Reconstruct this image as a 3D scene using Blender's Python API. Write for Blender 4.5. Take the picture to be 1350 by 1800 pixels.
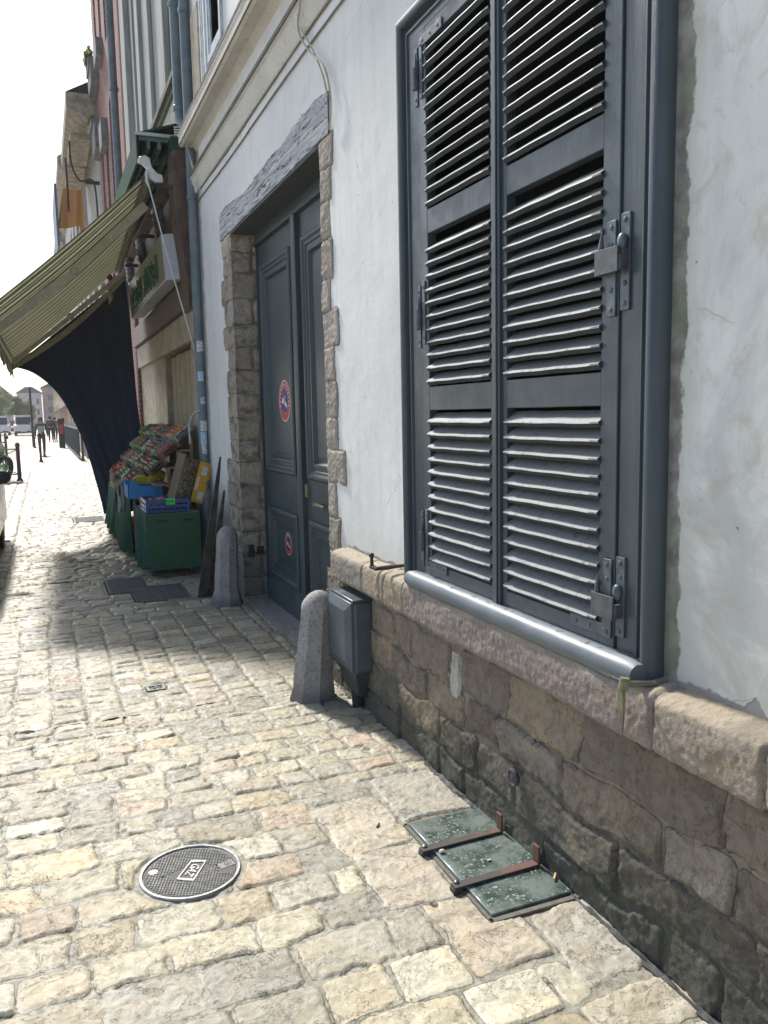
import bpy, bmesh, math, random
import numpy as np
from mathutils import Vector, Matrix
for o in list(bpy.data.objects): bpy.data.objects.remove(o)
random.seed(7); S = bpy.context.scene; C = S.collection
R_ = math.radians
# ---------------------------------------------------------------- camera
cam = bpy.data.cameras.new('camera'); co = bpy.data.objects.new('camera', cam); C.objects.link(co); S.camera = co
cam.sensor_fit = 'VERTICAL'; cam.sensor_height = 24; cam.lens = 24*1435/1800; cam.clip_end = 3000; cam.clip_start = .02
co.matrix_world = Matrix(((.923259, .064057, -.378800, -1.47528), (-.383681, .103594, -.917637, 0),
                          (-.019540, .992555, .120221, 1.5), (0, 0, 0, 1)))
# ---------------------------------------------------------------- light
SUN = Vector((-.15, 1.03, 1.0)).normalized()
w = bpy.data.worlds.new('World'); S.world = w; w.use_nodes = True
nt = w.node_tree; bg = nt.nodes['Background']; sky = nt.nodes.new('ShaderNodeTexSky'); sky.sky_type = 'NISHITA'
sky.sun_disc = False; sky.sun_elevation = math.asin(SUN.z); sky.sun_rotation = -math.atan2(-SUN.x, SUN.y)
sky.air_density = 1.0; sky.dust_density = 2.0; sky.ozone_density = 1.0; sky.altitude = 30
nt.links.new(sky.outputs[0], bg.inputs[0]); bg.inputs[1].default_value = .12
sl = bpy.data.lights.new('sun', 'SUN'); sl.energy = 3.5; sl.angle = R_(5); sl.color = (1, .965, .90)
so = bpy.data.objects.new('sun', sl); C.objects.link(so); so.rotation_euler = SUN.to_track_quat('Z', 'Y').to_euler()
S.view_settings.view_transform = 'Standard'; S.view_settings.look = 'None'; S.view_settings.gamma = 1
S.view_settings.exposure = .77
S.render.resolution_x = 768; S.render.resolution_y = 1024
try:
    S.cycles.max_bounces = 8; S.cycles.diffuse_bounces = 5
except Exception: pass
# ---------------------------------------------------------------- helpers
def tag(o, label=None, cat=None, group=None, kind=None):
    if label: o['label'] = label
    if cat: o['category'] = cat
    if group: o['group'] = group
    if kind: o['kind'] = kind
    return o
def thing(name, label, cat, loc=(0, 0, 0), rz=0, group=None):
    o = bpy.data.objects.new(name, None); C.objects.link(o); o.location = loc; o.rotation_euler = (0, 0, rz)
    o.empty_display_size = .1
    return tag(o, label, cat, group)
class MB:
    def __init__(s): s.v = []; s.f = []; s.m = []; s.mi = 0
    def add(s, vs, fs):
        n = len(s.v); s.v += [tuple(p) for p in vs]; s.f += [tuple(i+n for i in f) for f in fs]; s.m += [s.mi]*len(fs); return s
    def box(s, x0, x1, y0, y1, z0, z1, M=None):
        vs = [(x, y, z) for z in (z0, z1) for y in (y0, y1) for x in (x0, x1)]
        if M: vs = [M @ Vector(p) for p in vs]
        return s.add(vs, [(0, 2, 3, 1), (4, 5, 7, 6), (0, 1, 5, 4), (2, 6, 7, 3), (0, 4, 6, 2), (1, 3, 7, 5)])
    def tube(s, pts, r, n=10, cap=True):
        pts = [Vector(p) for p in pts]; rs = r if isinstance(r, (list, tuple)) else [r]*len(pts)
        vs = []; fs = []; u = None
        for i, p in enumerate(pts):
            d = (pts[min(i+1, len(pts)-1)]-pts[max(i-1, 0)]).normalized()
            if u is None: u = d.orthogonal().normalized()
            u = (u-d*u.dot(d)).normalized(); w_ = d.cross(u)
            for k in range(n):
                a = 2*math.pi*(k+.5)/n; vs.append(p+(u*math.cos(a)+w_*math.sin(a))*rs[i])
        for i in range(len(pts)-1):
            for k in range(n):
                a = i*n+k; b = i*n+(k+1) % n; fs.append((a, b, b+n, a+n))
        if cap:
            fs.append(tuple(range(n))[::-1]); fs.append(tuple(range((len(pts)-1)*n, len(pts)*n)))
        return s.add(vs, fs)
    def lathe(s, prof, c=(0, 0, 0), n=24, M=None):
        vs = []; fs = []
        for r, z in prof:
            for k in range(n):
                a = 2*math.pi*(k+.5)/n; p = Vector((r*math.cos(a), r*math.sin(a), z))
                vs.append((M @ p if M else p)+Vector(c))
        for i in range(len(prof)-1):
            for k in range(n):
                a = i*n+k; b = i*n+(k+1) % n; fs.append((a, b, b+n, a+n))
        fs.append(tuple(range(n))[::-1]); fs.append(tuple(range((len(prof)-1)*n, len(prof)*n)))
        return s.add(vs, fs)
    def prism(s, poly, axis, a, b):   # polygon in the two other axes, extruded along axis
        def P(p, t):
            q = list(p); q.insert(axis, t); return tuple(q)
        n = len(poly); vs = [P(p, a) for p in poly]+[P(p, b) for p in poly]
        fs = [tuple(range(n))[::-1], tuple(range(n, 2*n))]+[(i, (i+1) % n, (i+1) % n+n, i+n) for i in range(n)]
        return s.add(vs, fs)
    def grid(s, fn, nu, nv):
        vs = [fn(i/nu, j/nv) for j in range(nv+1) for i in range(nu+1)]
        fs = [(j*(nu+1)+i, j*(nu+1)+i+1, (j+1)*(nu+1)+i+1, (j+1)*(nu+1)+i) for j in range(nv) for i in range(nu)]
        return s.add(vs, fs)
    def ball(s, c, r, n=8, sc=(1, 1, 1)):
        m = n//2+1; prof = [(math.sin(math.pi*i/m)*r+1e-5, -math.cos(math.pi*i/m)*r) for i in range(m+1)]
        return s.lathe(prof, c, n, Matrix.Diagonal(sc))
    def build(s, name, mat, parent=None, smooth=35, bevel=0, seg=2, fixn=True, sub=0, solid=0):
        me = bpy.data.meshes.new(name); me.from_pydata(s.v, [], s.f)
        if fixn:
            b = bmesh.new(); b.from_mesh(me); bmesh.ops.recalc_face_normals(b, faces=b.faces); b.to_mesh(me); b.free()
        for m in (mat if isinstance(mat, (list, tuple)) else [mat]): me.materials.append(m)
        if isinstance(mat, (list, tuple)): me.polygons.foreach_set('material_index', s.m)
        if smooth:
            me.shade_smooth(); me.set_sharp_from_angle(angle=R_(smooth))
        o = bpy.data.objects.new(name, me); C.objects.link(o)
        if parent: o.parent = parent
        if solid: md = o.modifiers.new('s', 'SOLIDIFY'); md.thickness = solid; md.offset = 0
        if bevel:
            md = o.modifiers.new('b', 'BEVEL'); md.width = bevel; md.segments = seg; md.limit_method = 'ANGLE'; md.angle_limit = R_(40)
        if sub: md = o.modifiers.new('u', 'SUBSURF'); md.levels = md.render_levels = sub
        return o
def copy_tree(o, parent=None):
    c = o.copy(); C.objects.link(c)
    if parent: c.parent = parent
    for ch in o.children: copy_tree(ch, c)
    return c
# numpy value noise
def _h(ix, iy, s):
    n = (ix.astype(np.int64)*374761393+iy.astype(np.int64)*668265263+s*1274126177) & 0x7fffffff
    n = ((n ^ (n >> 13))*1103515245+12345) & 0x7fffffff; n = (n ^ (n >> 15))
    n = (n*1274126177) & 0x7fffffff
    return ((n ^ (n >> 16)) & 0xffff)/32767.5-1
def vn(x, y, s=0):
    ix = np.floor(x); iy = np.floor(y); fx = x-ix; fy = y-iy; fx = fx*fx*(3-2*fx); fy = fy*fy*(3-2*fy)
    return (_h(ix, iy, s)*(1-fx)+_h(ix+1, iy, s)*fx)*(1-fy)+(_h(ix, iy+1, s)*(1-fx)+_h(ix+1, iy+1, s)*fx)*fy
def fbm(x, y, s=0, o=3):
    r = 0; a = 1; t = 0
    for k in range(o): r = r+a*vn(x*2**k, y*2**k, s+k*17); t += a; a *= .5
    return r/t
def sst(t): t = np.clip(t, 0, 1); return t*t*(3-2*t)
# masonry: paint a list of cells (u0,u1,v0,v1,colour) on a regular grid; returns height above mortar, signed distance, colour
def masonry(u, v, cells, depth=.008, bw=.014, rough=.0025, dome=.003, tilt=.004, chip=.006, gap=.007, rad=.02, warp=.008, seed=0, chipf=1., big=0.0):
    U, V = np.meshgrid(u, v); wu = U+warp*fbm(U*5, V*5, seed+3, 2); wv = V+warp*fbm(U*5, V*5, seed+9, 2)
    n1 = fbm(U*22, V*22, seed+1, 3); n2 = fbm(U*75, V*75, seed+2, 2)
    SD = np.full(U.shape, -.05); COL = np.zeros(U.shape+(3,)); COL[:] = (.3, .27, .22); T = np.zeros(U.shape)
    rnd = random.Random(seed+5); mg = .03
    for c in cells:
        u0, u1, v0, v1, col = c[:5]
        a = np.searchsorted(u, u0-mg); b = np.searchsorted(u, u1+mg); e = np.searchsorted(v, v0-mg); f = np.searchsorted(v, v1+mg)
        if a >= b or e >= f: 
            rnd.random(); continue
        g = gap*(.7+.6*rnd.random()); hx = max((u1-u0)/2-g*(.6+.8*rnd.random()), .01); hy = max((v1-v0)/2-g*(.6+.8*rnd.random()), .01); r = min(rad*(.5+rnd.random()), hx*.8, hy*.8)
        cu = (u0+u1)/2; cv = (v0+v1)/2; pu = wu[e:f, a:b]-cu; pv = wv[e:f, a:b]-cv
        sk = (rnd.random()-.5)*.10; pu = pu+sk*pv; pv = pv+(rnd.random()-.5)*.06*pu
        qx = np.abs(pu)-hx+r; qy = np.abs(pv)-hy+r
        sd = r-(np.hypot(np.maximum(qx, 0), np.maximum(qy, 0))+np.minimum(np.maximum(qx, qy), 0))
        k = chip*(.4+1.2*rnd.random()*chipf)
        sd = sd+k*n1[e:f, a:b]+k*.35*n2[e:f, a:b]
        tx = (rnd.random()-.5)*2*tilt; ty = (rnd.random()-.5)*2*tilt; lift = (rnd.random()-.5)*tilt
        t = tx*pu/hx+ty*pv/hy+lift+dome*(1-np.clip((pu/hx)**2, 0, 1)*.5-np.clip((pv/hy)**2, 0, 1)*.5)
        # broken ledges
        ph = rnd.random()*9; rr = fbm(pu*9+ph, pv*16+ph*2, seed+int(ph*100), 3); t = t+rough*(rr*1.3+big*np.round(rr*3)/3)
        old = SD[e:f, a:b]; m = sd > old
        old[m] = sd[m]; T[e:f, a:b][m] = t[m]
        cc = COL[e:f, a:b]; cc[m] = col
    m = sst(SD/bw); H = m*(depth+T)+rough*.8*n2*m+(1-m)*(.0016*n2+.003*fbm(U*9, V*9, seed+30, 2))
    return U, V, H, SD, COL
def hf_mesh(name, parts, mat, parent=None):
    """parts: list of (X,Y,Z,SD,COL) 2-D arrays, joined into one mesh with attributes"""
    vs = []; fs = []; sd = []; col = []; n = 0
    for X, Y, Z, D, K in parts:
        h, w_ = X.shape; vs.append(np.stack([X, Y, Z], -1).reshape(-1, 3)); sd.append(D.ravel()); col.append(K.reshape(-1, 3))
        i = np.arange(h*w_).reshape(h, w_)+n
        fs.append(np.stack([i[:-1, :-1], i[:-1, 1:], i[1:, 1:], i[1:, :-1]], -1).reshape(-1, 4)); n += h*w_
    V = np.concatenate(vs); F = np.concatenate(fs); me = bpy.data.meshes.new(name)
    me.vertices.add(len(V)); me.vertices.foreach_set('co', V.astype(np.float32).ravel())
    me.loops.add(F.size); me.loops.foreach_set('vertex_index', F.astype(np.int32).ravel())
    me.polygons.add(len(F)); me.polygons.foreach_set('loop_start', np.arange(0, F.size, 4, dtype=np.int32))
    me.update(calc_edges=True)
    a = me.attributes.new('sd', 'FLOAT', 'POINT'); a.data.foreach_set('value', np.concatenate(sd).astype(np.float32))
    K = np.concatenate(col); K = np.concatenate([K, np.ones((len(K), 1))], 1)
    a = me.attributes.new('Col', 'FLOAT_COLOR', 'POINT'); a.data.foreach_set('color', K.astype(np.float32).ravel())
    me.shade_smooth(); me.materials.append(mat)
    o = bpy.data.objects.new(name, me); C.objects.link(o)
    if parent: o.parent = parent
    return o
# ---------------------------------------------------------------- materials
class NT:
    def __init__(s, name):
        s.m = bpy.data.materials.new(name); s.m.use_nodes = True; s.t = s.m.node_tree; s.b = s.t.nodes['Principled BSDF']
        s.co = s.t.nodes.new('ShaderNodeTexCoord').outputs['Object']; s.L = s.t.links.new
    def n(s, ty, **k):
        x = s.t.nodes.new('ShaderNode'+ty)
        for a, b in k.items(): setattr(x, a, b)
        return x
    def inp(s, sock, v):
        if hasattr(v, 'links'): s.L(v, sock)
        else: sock.default_value = v
    def noise(s, sc, det=4, rough=.55, vec=None, dist=0):
        x = s.n('TexNoise'); s.L(vec or s.co, x.inputs['Vector']); x.inputs['Scale'].default_value = sc
        x.inputs['Detail'].default_value = det; x.inputs['Roughness'].default_value = rough; x.inputs['Distortion'].default_value = dist
        return x.outputs['Fac']
    def scale(s, v):
        x = s.n('Mapping'); s.L(s.co, x.inputs[0]); x.inputs['Scale'].default_value = v; return x.outputs[0]
    def ramp(s, f, a, b, c0=0, c1=1):
        x = s.n('MapRange'); x.interpolation_type = 'SMOOTHSTEP'
        for i, v in enumerate((f, a, b, c0, c1)): s.inp(x.inputs[i], v)
        return x.outputs[0]
    def math(s, op, a, b=0, c=0):
        x = s.n('Math', operation=op); s.inp(x.inputs[0], a); s.inp(x.inputs[1], b); s.inp(x.inputs[2], c); return x.outputs[0]
    def mix(s, f, a, b, mode='MIX'):
        x = s.n('Mix', data_type='RGBA', blend_type=mode); s.inp(x.inputs[0], f)
        for k, v in ((6, a), (7, b)):
            s.inp(x.inputs[k], (v[0], v[1], v[2], 1) if isinstance(v, tuple) else v)
        return x.outputs[2]
    def attr(s, n_, o='Fac'):
        x = s.n('Attribute', attribute_name=n_); return x.outputs[o]
    def xyz(s):
        x = s.n('SeparateXYZ'); s.L(s.co, x.inputs[0]); return x.outputs
    def out(s, col, rough=.7, bump=None, dist=.002, strength=1, metal=0, spec=None, **k):
        s.inp(s.b.inputs['Base Color'], (col[0], col[1], col[2], 1) if isinstance(col, tuple) else col)
        s.inp(s.b.inputs['Roughness'], rough); s.b.inputs['Metallic'].default_value = metal
        if spec is not None: s.b.inputs['Specular IOR Level'].default_value = spec
        if bump is not None:
            x = s.n('Bump'); x.inputs['Distance'].default_value = dist; x.inputs['Strength'].default_value = strength
            s.L(bump, x.inputs['Height']); s.L(x.outputs[0], s.b.inputs['Normal'])
        for a, b in k.items(): s.inp(s.b.inputs[a.replace('_', ' ')], b)
        return s.m
_mc = {}
def plain(c, rough=.6, var=.25, sc=12, bump=.4, dist=.001, metal=0, c2=None, key=None, spec=None):
    k = (c, rough, var, sc, bump, dist, metal, c2)
    if k in _mc: return _mc[k]
    t = NT(key or 'paint'); n1 = t.noise(sc, 5, .6); n2 = t.noise(sc*9, 3)
    d = c2 or tuple(x*(1-var) for x in c); e = tuple(min(1, x*(1+var*.5)) for x in c)
    col = t.mix(t.ramp(n1, .35, .65), d, e); col = t.mix(t.ramp(n2, .3, .8, 0, .25), col, tuple(x*.6 for x in c))
    h = t.math('ADD', t.math('MULTIPLY', n1, .6), t.math('MULTIPLY', n2, .3))
    rr = t.ramp(n1, .2, .8, max(.05, rough-.12), min(1, rough+.12))
    _mc[k] = t.out(col, rr, h, dist, bump, metal, spec); return _mc[k]
def m_stone(name, mortar, sc=1., rough=(.55, .9), dirt=None, spots=(.12, .11, .09), bd=.0032, flake=0.):
    t = NT(name); sd = t.attr('sd'); K = t.attr('Col', 'Color'); f = t.noise(140*sc, 5, .65); g = t.noise(28*sc, 6, .62, dist=.6); g2 = t.noise(7*sc, 4)
    col = t.mix(t.ramp(g, .42, .62, 0, .55), K, t.mix(1.0, K, (.68, .65, .60), 'MULTIPLY')); gf = t.noise(70*sc, 6, .75); pit = t.ramp(gf, .60, .66, 0, .55); col = t.mix(pit, col, t.mix(1., K, (.42, .39, .35), 'MULTIPLY'))
    col = t.mix(t.ramp(g2, .45, .75, 0, .5), col, t.mix(1., K, (1.18, 1.0, .78), 'MULTIPLY'))
    col = t.mix(t.ramp(f, .5, .78, 0, .5), col, t.mix(1., K, (.5, .48, .45), 'MULTIPLY'))
    col = t.mix(t.ramp(f, .42, .22, 0, .35), col, t.mix(1., K, (1.5, 1.5, 1.5), 'MULTIPLY'))
    vor = t.noise(60*sc, 2, .4); col = t.mix(t.ramp(vor, .72, .8, 0, .8), col, spots)
    q7 = t.noise(8*sc, 7, .68, dist=.7); q8 = t.math('ABSOLUTE', t.math('SUBTRACT', q7, .53)); fk = t.math('MULTIPLY', t.ramp(q8, .007, .001), t.ramp(t.noise(4*sc, 3), .46, .54, 0, flake)); col = t.mix(fk, col, (.07, .06, .045)); stp = t.ramp(q7, .524, .536)
    col = t.mix(t.math('MULTIPLY', stp, flake*.35), col, t.mix(1., K, (.74, .71, .66), 'MULTIPLY'))
    mo = t.mix(t.ramp(g, .3, .7), mortar, tuple(x*.62 for x in mortar))
    mo = t.mix(t.ramp(t.noise(2.2, 5, .7), .6, .72, 0, .55), mo, (.14, .17, .06))
    e = t.math('ADD', sd, t.math('MULTIPLY', t.math('SUBTRACT', f, .5), .008)); m = t.ramp(e, -.001, .0035)
    col = t.mix(m, mo, col)
    # thin dark crack where stone and mortar part
    cr = t.math('MULTIPLY', t.ramp(e, -.004, -.001), t.ramp(e, .002, -.0005)); cr = t.math('MULTIPLY', cr, t.ramp(t.noise(9, 3), .40, .52, 0, .85))
    col = t.mix(cr, col, (.05, .045, .035))
    if dirt: col = dirt(t, col)
    h = t.math('ADD', t.math('MULTIPLY', f, .45), t.math('MULTIPLY', g, .55)); h = t.math('ADD', h, t.math('MULTIPLY', gf, .55)); h = t.math('SUBTRACT', h, t.math('MULTIPLY', pit, .3)); h = t.math('SUBTRACT', h, t.math('MULTIPLY', stp, flake*.9)); ro = t.math('SUBTRACT', 1.0, 0)
    ro = t.ramp(g, .3, .7, rough[0], rough[1]); ro = t.mix(m, (.95, .95, .95), ro) if False else ro
    return t.out(col, ro, h, bd, 1.0)
# ================================================================ GROUND
def struct(o): o['kind'] = 'structure'; return o
PAL = [((.52, .485, .39), 10), ((.46, .43, .355), 8), ((.38, .365, .325), 6), ((.50, .43, .31), 5), ((.46, .37, .30), 3), ((.335, .33, .315), 3), ((.55, .53, .47), 3), ((.40, .365, .30), 5), ((.45, .41, .35), 6), ((.30, .285, .26), 2)]
pr = random.Random(21)
def pcol(r=pr, sh=1.0):
    k = r.choices([p[0] for p in PAL], [p[1] for p in PAL])[0]; k = tuple(.82*v+.18*m_ for v, m_ in zip(k, (.445, .415, .345))); b = (.80+.36*r.random())*sh
    return tuple(min(.8, c*b*q) for c, q in zip(k, (.97, .955, .845)))
BLK = [(-.345, .02, 1.965, 2.615), (-1.045, -.695, 7.27, 7.94), (-.865, -.415, 6.82, 7.46), (-1.145, -.69, 12.6, 13.35), (-1.04, -.93, 4.55, 4.65)]
SLAB = [(-.625, -.345, 2.50, 2.86, (.48, .43, .33)), (-.345, .02, 2.615, 2.99, (.39, .372, .31)), (-.60, -.345, 2.14, 2.50, (.46, .41, .32)), (-.50, -.24, 1.78, 2.14, (.47, .41, .31)),
        (-.24, .03, 1.63, 1.965, (.40, .38, .315)), (-.345, -.24, 1.93, 1.97, (.4, .36, .3)), (-.05, .32, 5.45, 6.42, (.30, .29, .27)), (-.05, .32, 4.48, 5.45, (.34, .32, .29))]
def clip(c):
    a, b, e, f = c[:4]
    for (x0, x1, y0, y1) in BLK+[s[:4] for s in SLAB]:
        if a < x1-.004 and b > x0+.004 and e < y1-.004 and f > y0+.004:
            cuts = [(b-x0, 'b'), (x1-a, 'a'), (f-y0, 'f'), (y1-e, 'e')]; k = min(cuts)[1]
            if k == 'b': b = x0
            elif k == 'a': a = x1
            elif k == 'f': f = y0
            else: e = y1
            if b-a < .05 or f-e < .05: return None
    return (a, b, e, f)+tuple(c[4:])
cells = []
def xrows(y0, y1, pitch, lmin, lmax, xa=-1.875, xb=.0):
    y = y0
    while y < y1-.02:
        p = pitch*(.9+.2*pr.random()); p = min(p, y1-y) if y1-y < p*1.5 else p
        x = xa-pr.random()*.12; x = xa if x < xa else x; x = xa; first = lmin*(.5+pr.random())
        while x < xb-.01:
            L = first if first else lmin+(lmax-lmin)*pr.random(); first = 0
            if xb-(x+L) < .07: L = xb-x
            cells.append((x, x+L, y, y+p, pcol())); x += L
        y += p
def ycols(y0, y1, wid, lmin, lmax, xa=-1.875, xb=.0):
    x = xa
    while x < xb-.02:
        w_ = wid*(.93+.14*pr.random()); w_ = xb-x if xb-x < w_*1.4 else w_
        y = y0; 
        while y < y1-.01:
            L = lmin+(lmax-lmin)*pr.random()
            if y1-(y+L) < .05: L = y1-y
            cells.append((x, x+w_, y, y+L, pcol(sh=.92))); y += L
        x += w_
xrows(.6, 2.95, .166, .17, .29); xrows(2.95, 4.02, .128, .13, .24); ycols(4.02, 6.45, .178, .085, .14); xrows(6.45, 26, .125, .15, .26)
for (xa, xb, a, b) in ((-2.10, -1.885, .28, .5), (-2.30, -2.11, .2, .32), (-2.5, -2.30, .25, .4)):
    y = .6
    while y < 26:
        L = a+(b-a)*pr.random(); k = pcol(); cells.append((xa, xb, y, y+L, tuple(.75*v+.25*.5 for v in k))); y += L
cells = [c for c in map(clip, cells) if c]+SLAB
def pave(x0, x1, y0, y1, dx, dy, seed, **k):
    u = np.arange(x0, x1+dx/2, dx); v = np.arange(y0, y1+dy/2, dy)
    U, V, H, SD, K = masonry(u, v, cells, seed=seed, **k)
    d = np.hypot(U+1.117, V-2.62)-.182; m = d+.004*fbm(U*30, V*30, 5) < 0; SD[m] = np.minimum(SD[m], -.01); H[m] = np.minimum(H[m], .002); SD = np.where(d < .05, np.minimum(SD, d+.004*fbm(U*25, V*25, 8)), SD)
    for (a, b, e, f) in BLK:
        m = (U > a+.004) & (U < b-.004) & (V > e+.004) & (V < f-.004); H[m] = -.03; SD[m] = -.02
    # drill hole in the slab
    m = np.hypot(U+.455, V-2.125) < .011; H[m] -= .03; K[m] = (.03, .03, .03)
    w_ = .006*fbm(U*1.3, V*1.3, 77, 2)
    return (U, V, H-.008+w_, SD, K)
M_pave = m_stone('paving stone', (.335, .315, .245), 1.0, (.33, .66), flake=.85)
parts = [pave(-2.5, .33, .9, 4.2, .0062, .0062, 11, depth=.0048, bw=.0075, dome=.0008, rough=.0026, chip=.0115, tilt=.003, gap=.0062, rad=.016, warp=.016, big=1.3),
         pave(-2.5, .33, 4.2, 8.0, .0085, .0085, 12, depth=.006, bw=.010, dome=.0015, rough=.0028, chip=.008, tilt=.0045, gap=.0065, rad=.013, warp=.012, big=.8),
         pave(-2.5, .33, 8.0, 14, .013, .013, 13, depth=.011, dome=.005, rough=.003, tilt=.007, gap=.008),
         pave(-2.5, .33, 14, 26, .026, .026, 14, depth=.013, dome=.007, rough=.003, tilt=.008, gap=.014, chip=.01)]
def flat_part(x0, x1, y0, y1, dx, dy, z=-.004):
    U, V = np.meshgrid(np.arange(x0, x1+dx/2, dx), np.arange(y0, y1+dy/2, dy)); K = np.zeros(U.shape+(3,))
    t = fbm(U*4, V*7, 3, 3)[..., None]*.5+.5; K[:] = np.array((.38, .35, .29))*(1-t)+np.array((.5, .46, .38))*t
    return (U, V, U*0+z, U*0+.01, K)
parts += [flat_part(-2.5, .33, -3, .9, .05, .05), flat_part(-2.5, .33, 26, 140, .25, .25)]
struct(hf_mesh('pavement', parts, M_pave))
t = NT('road'); n1 = t.noise(3, 5); vo = t.n('TexVoronoi'); t.L(t.scale((7, 5, 1)), vo.inputs['Vector']); vo.inputs['Scale'].default_value = 1
M_road = t.out(t.mix(t.ramp(n1, .3, .7), (.30, .28, .25), (.42, .39, .34)), .8, t.math('ADD', t.ramp(vo.outputs[0], 0, .5, 1, 0), n1), .01, .6)
struct(MB().box(-9.0, -2.49, -6, 160, -.06, -.02).build('road', M_road, smooth=0))
struct(MB().box(-14, -9.0, -6, 160, -.2, .1).build('far_pavement', plain((.42, .39, .34), .85, key='far pavement'), smooth=0))
struct(MB().box(-700, 700, -300, 1500, -.5, -.09).build('ground', plain((.36, .33, .28), .9, sc=2, key='ground'), smooth=0))
# ================================================================ THE PLASTER HOUSE
house = thing('plaster_house', 'white plaster house with a slate grey shuttered window and a tall recessed double door', 'house')
def sweep_y(mb, prof, y0, y1, n, jit=0, seed=0):   # profile of (x,z) along y
    def fn(u, v):
        i = min(int(u*(len(prof)-1)+1e-6), len(prof)-1); x, z = prof[i]; y = y0+(y1-y0)*v
        return (x, y, z)
    k = len(prof)-1; return mb.grid(lambda u, v: fn(u, v), k, n)
def rectsweep(mb, a0, a1, b0, b1, prof, fn, fill=True, open_bottom=False):
    """mitred frame: prof=(inset,height); fn(a,b,h)->point"""
    L = []
    for d, h in prof:
        L.append([fn(a0+d, b0 if open_bottom else b0+d, h), fn(a1-d, b0 if open_bottom else b0+d, h), fn(a1-d, b1-d, h), fn(a0+d, b1-d, h)])
    vs = [p for l in L for p in l]; fs = []
    for i in range(len(L)-1):
        for k in range(4):
            if open_bottom and k == 0: continue
            a = i*4+k; b = i*4+(k+1) % 4; fs.append((a, b, b+4, a+4))
    if fill: fs.append(tuple(range(len(vs)-4, len(vs))))
    return mb.add(vs, fs)
# plaster
t = NT('plaster'); X, Y, Z = t.xyz(); b1 = t.noise(1.1, 5, .6); b2 = t.noise(5, 5, .62); fine = t.noise(120, 3); st = t.noise(1, 5, .6, t.scale((1, 14, .9)))
gr = t.noise(26, 5, .65)
col = t.mix(t.ramp(b1, .3, .7), (.67, .68, .655), (.77, .775, .745)); col = t.mix(t.ramp(st, .45, .72, 0, .38), col, (.54, .56, .55)); col = t.mix(t.ramp(b2, .5, .72, 0, .5), col, (.56, .585, .575))
col = t.mix(t.ramp(gr, .60, .75, 0, .35), col, (.50, .50, .46)); wr = t.math('MULTIPLY', t.ramp(Y, 2.2, 1.5), 1.0); big_ = t.noise(1.7, 6, .68, dist=.8); col = t.mix(t.math('MULTIPLY', t.math('MULTIPLY', wr, t.ramp(big_, .40, .60)), .75), col, (.46, .475, .46)); col = t.mix(t.math('MULTIPLY', t.math('MULTIPLY', wr, t.ramp(t.noise(4.5, 6, .7, dist=1.), .50, .66)), .6), col, (.47, .46, .36)); col = t.mix(t.ramp(t.math('ADD', Z, t.math('MULTIPLY', b2, .35)), 1.12, .92, 0, .45), col, (.47, .46, .41))
# yellow-green weathering right of the frame, grey render strip with a ragged edge
nw = t.noise(9, 5, .65); nw2 = t.noise(2.5, 4, .6)
yy = t.math('ADD', Y, t.math('MULTIPLY', t.math('SUBTRACT', nw, .5), .085)); yy = t.math('ADD', yy, t.math('MULTIPLY', t.math('SUBTRACT', nw2, .5), .06))
inz = t.math('MULTIPLY', t.ramp(Z, .70, .80), t.ramp(Y, 1.75, 1.70))
strip = t.math('MULTIPLY', t.ramp(yy, 1.603, 1.613), inz)
halo = t.math('MULTIPLY', t.ramp(yy, 1.53, 1.60, 0, .45), inz)
col = t.mix(halo, col, (.50, .52, .42))
sc_ = t.mix(t.ramp(t.noise(14, 5), .35, .65), (.17, .165, .14), (.33, .325, .28)); sc_ = t.mix(t.ramp(nw2, .5, .62, 0, .7), sc_, (.20, .23, .15)); col = t.mix(strip, col, sc_)
# flaked patches along the ledge
zz = t.math('ADD', Z, t.math('MULTIPLY', t.math('SUBTRACT', nw, .5), .07)); fl = t.math('MULTIPLY', t.ramp(zz, .803, .795), t.ramp(Y, 4.1, 4.05)); 
tri = t.math('SUBTRACT', .84, t.math('MULTIPLY', t.math('ABSOLUTE', t.math('SUBTRACT', Y, 1.352)), 1.1)); fl2 = t.math('MULTIPLY', t.ramp(t.math('SUBTRACT', zz, tri), .0, -.008), t.ramp(t.math('ABSOLUTE', t.math('SUBTRACT', Y, 1.352)), .09, .07))
fl = t.math('MAXIMUM', fl, fl2); col = t.mix(fl, col, (.29, .29, .27))
# dirty base left of the door and dark seam by the downpipe
base = t.math('MULTIPLY', t.ramp(t.math('ADD', Z, t.math('MULTIPLY', nw, .5)), 1.25, .75), t.ramp(Y, 6.6, 6.7)); col = t.mix(base, col, (.17, .16, .14))
seam = t.ramp(t.math('ADD', Y, t.math('MULTIPLY', t.math('SUBTRACT', nw, .5), .25)), 7.82, 7.95, 0, .85); col = t.mix(seam, col, (.16, .15, .13))
# hairline cracks
cr = t.n('TexVoronoi', feature='DISTANCE_TO_EDGE'); wv = t.mix(.25, t.co, t.mix(1, t.co, t.co)); cr.inputs['Scale'].default_value = 1.35
nv = t.n('TexNoise'); t.L(t.co, nv.inputs['Vector']); nv.inputs['Scale'].default_value = 7; nv.inputs['Detail'].default_value = 5
t.L(t.mix(.06, t.co, nv.outputs['Color']), cr.inputs['Vector']); ck = t.math('MULTIPLY', t.ramp(cr.outputs[0], .004, .001), t.ramp(t.noise(2.2, 2), .52, .6, 0, .6)); col = t.mix(ck, col, (.36, .36, .34))
scr = t.noise(6, 6, .75, t.scale((1, 2.5, 1)), 2.5); col = t.mix(t.math('MULTIPLY', t.ramp(scr, .60, .64), .35), col, (.42, .43, .41)); pit = t.math('MULTIPLY', t.ramp(t.noise(30, 2, .5), .735, .75), .8); col = t.mix(pit, col, (.22, .21, .19))
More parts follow.
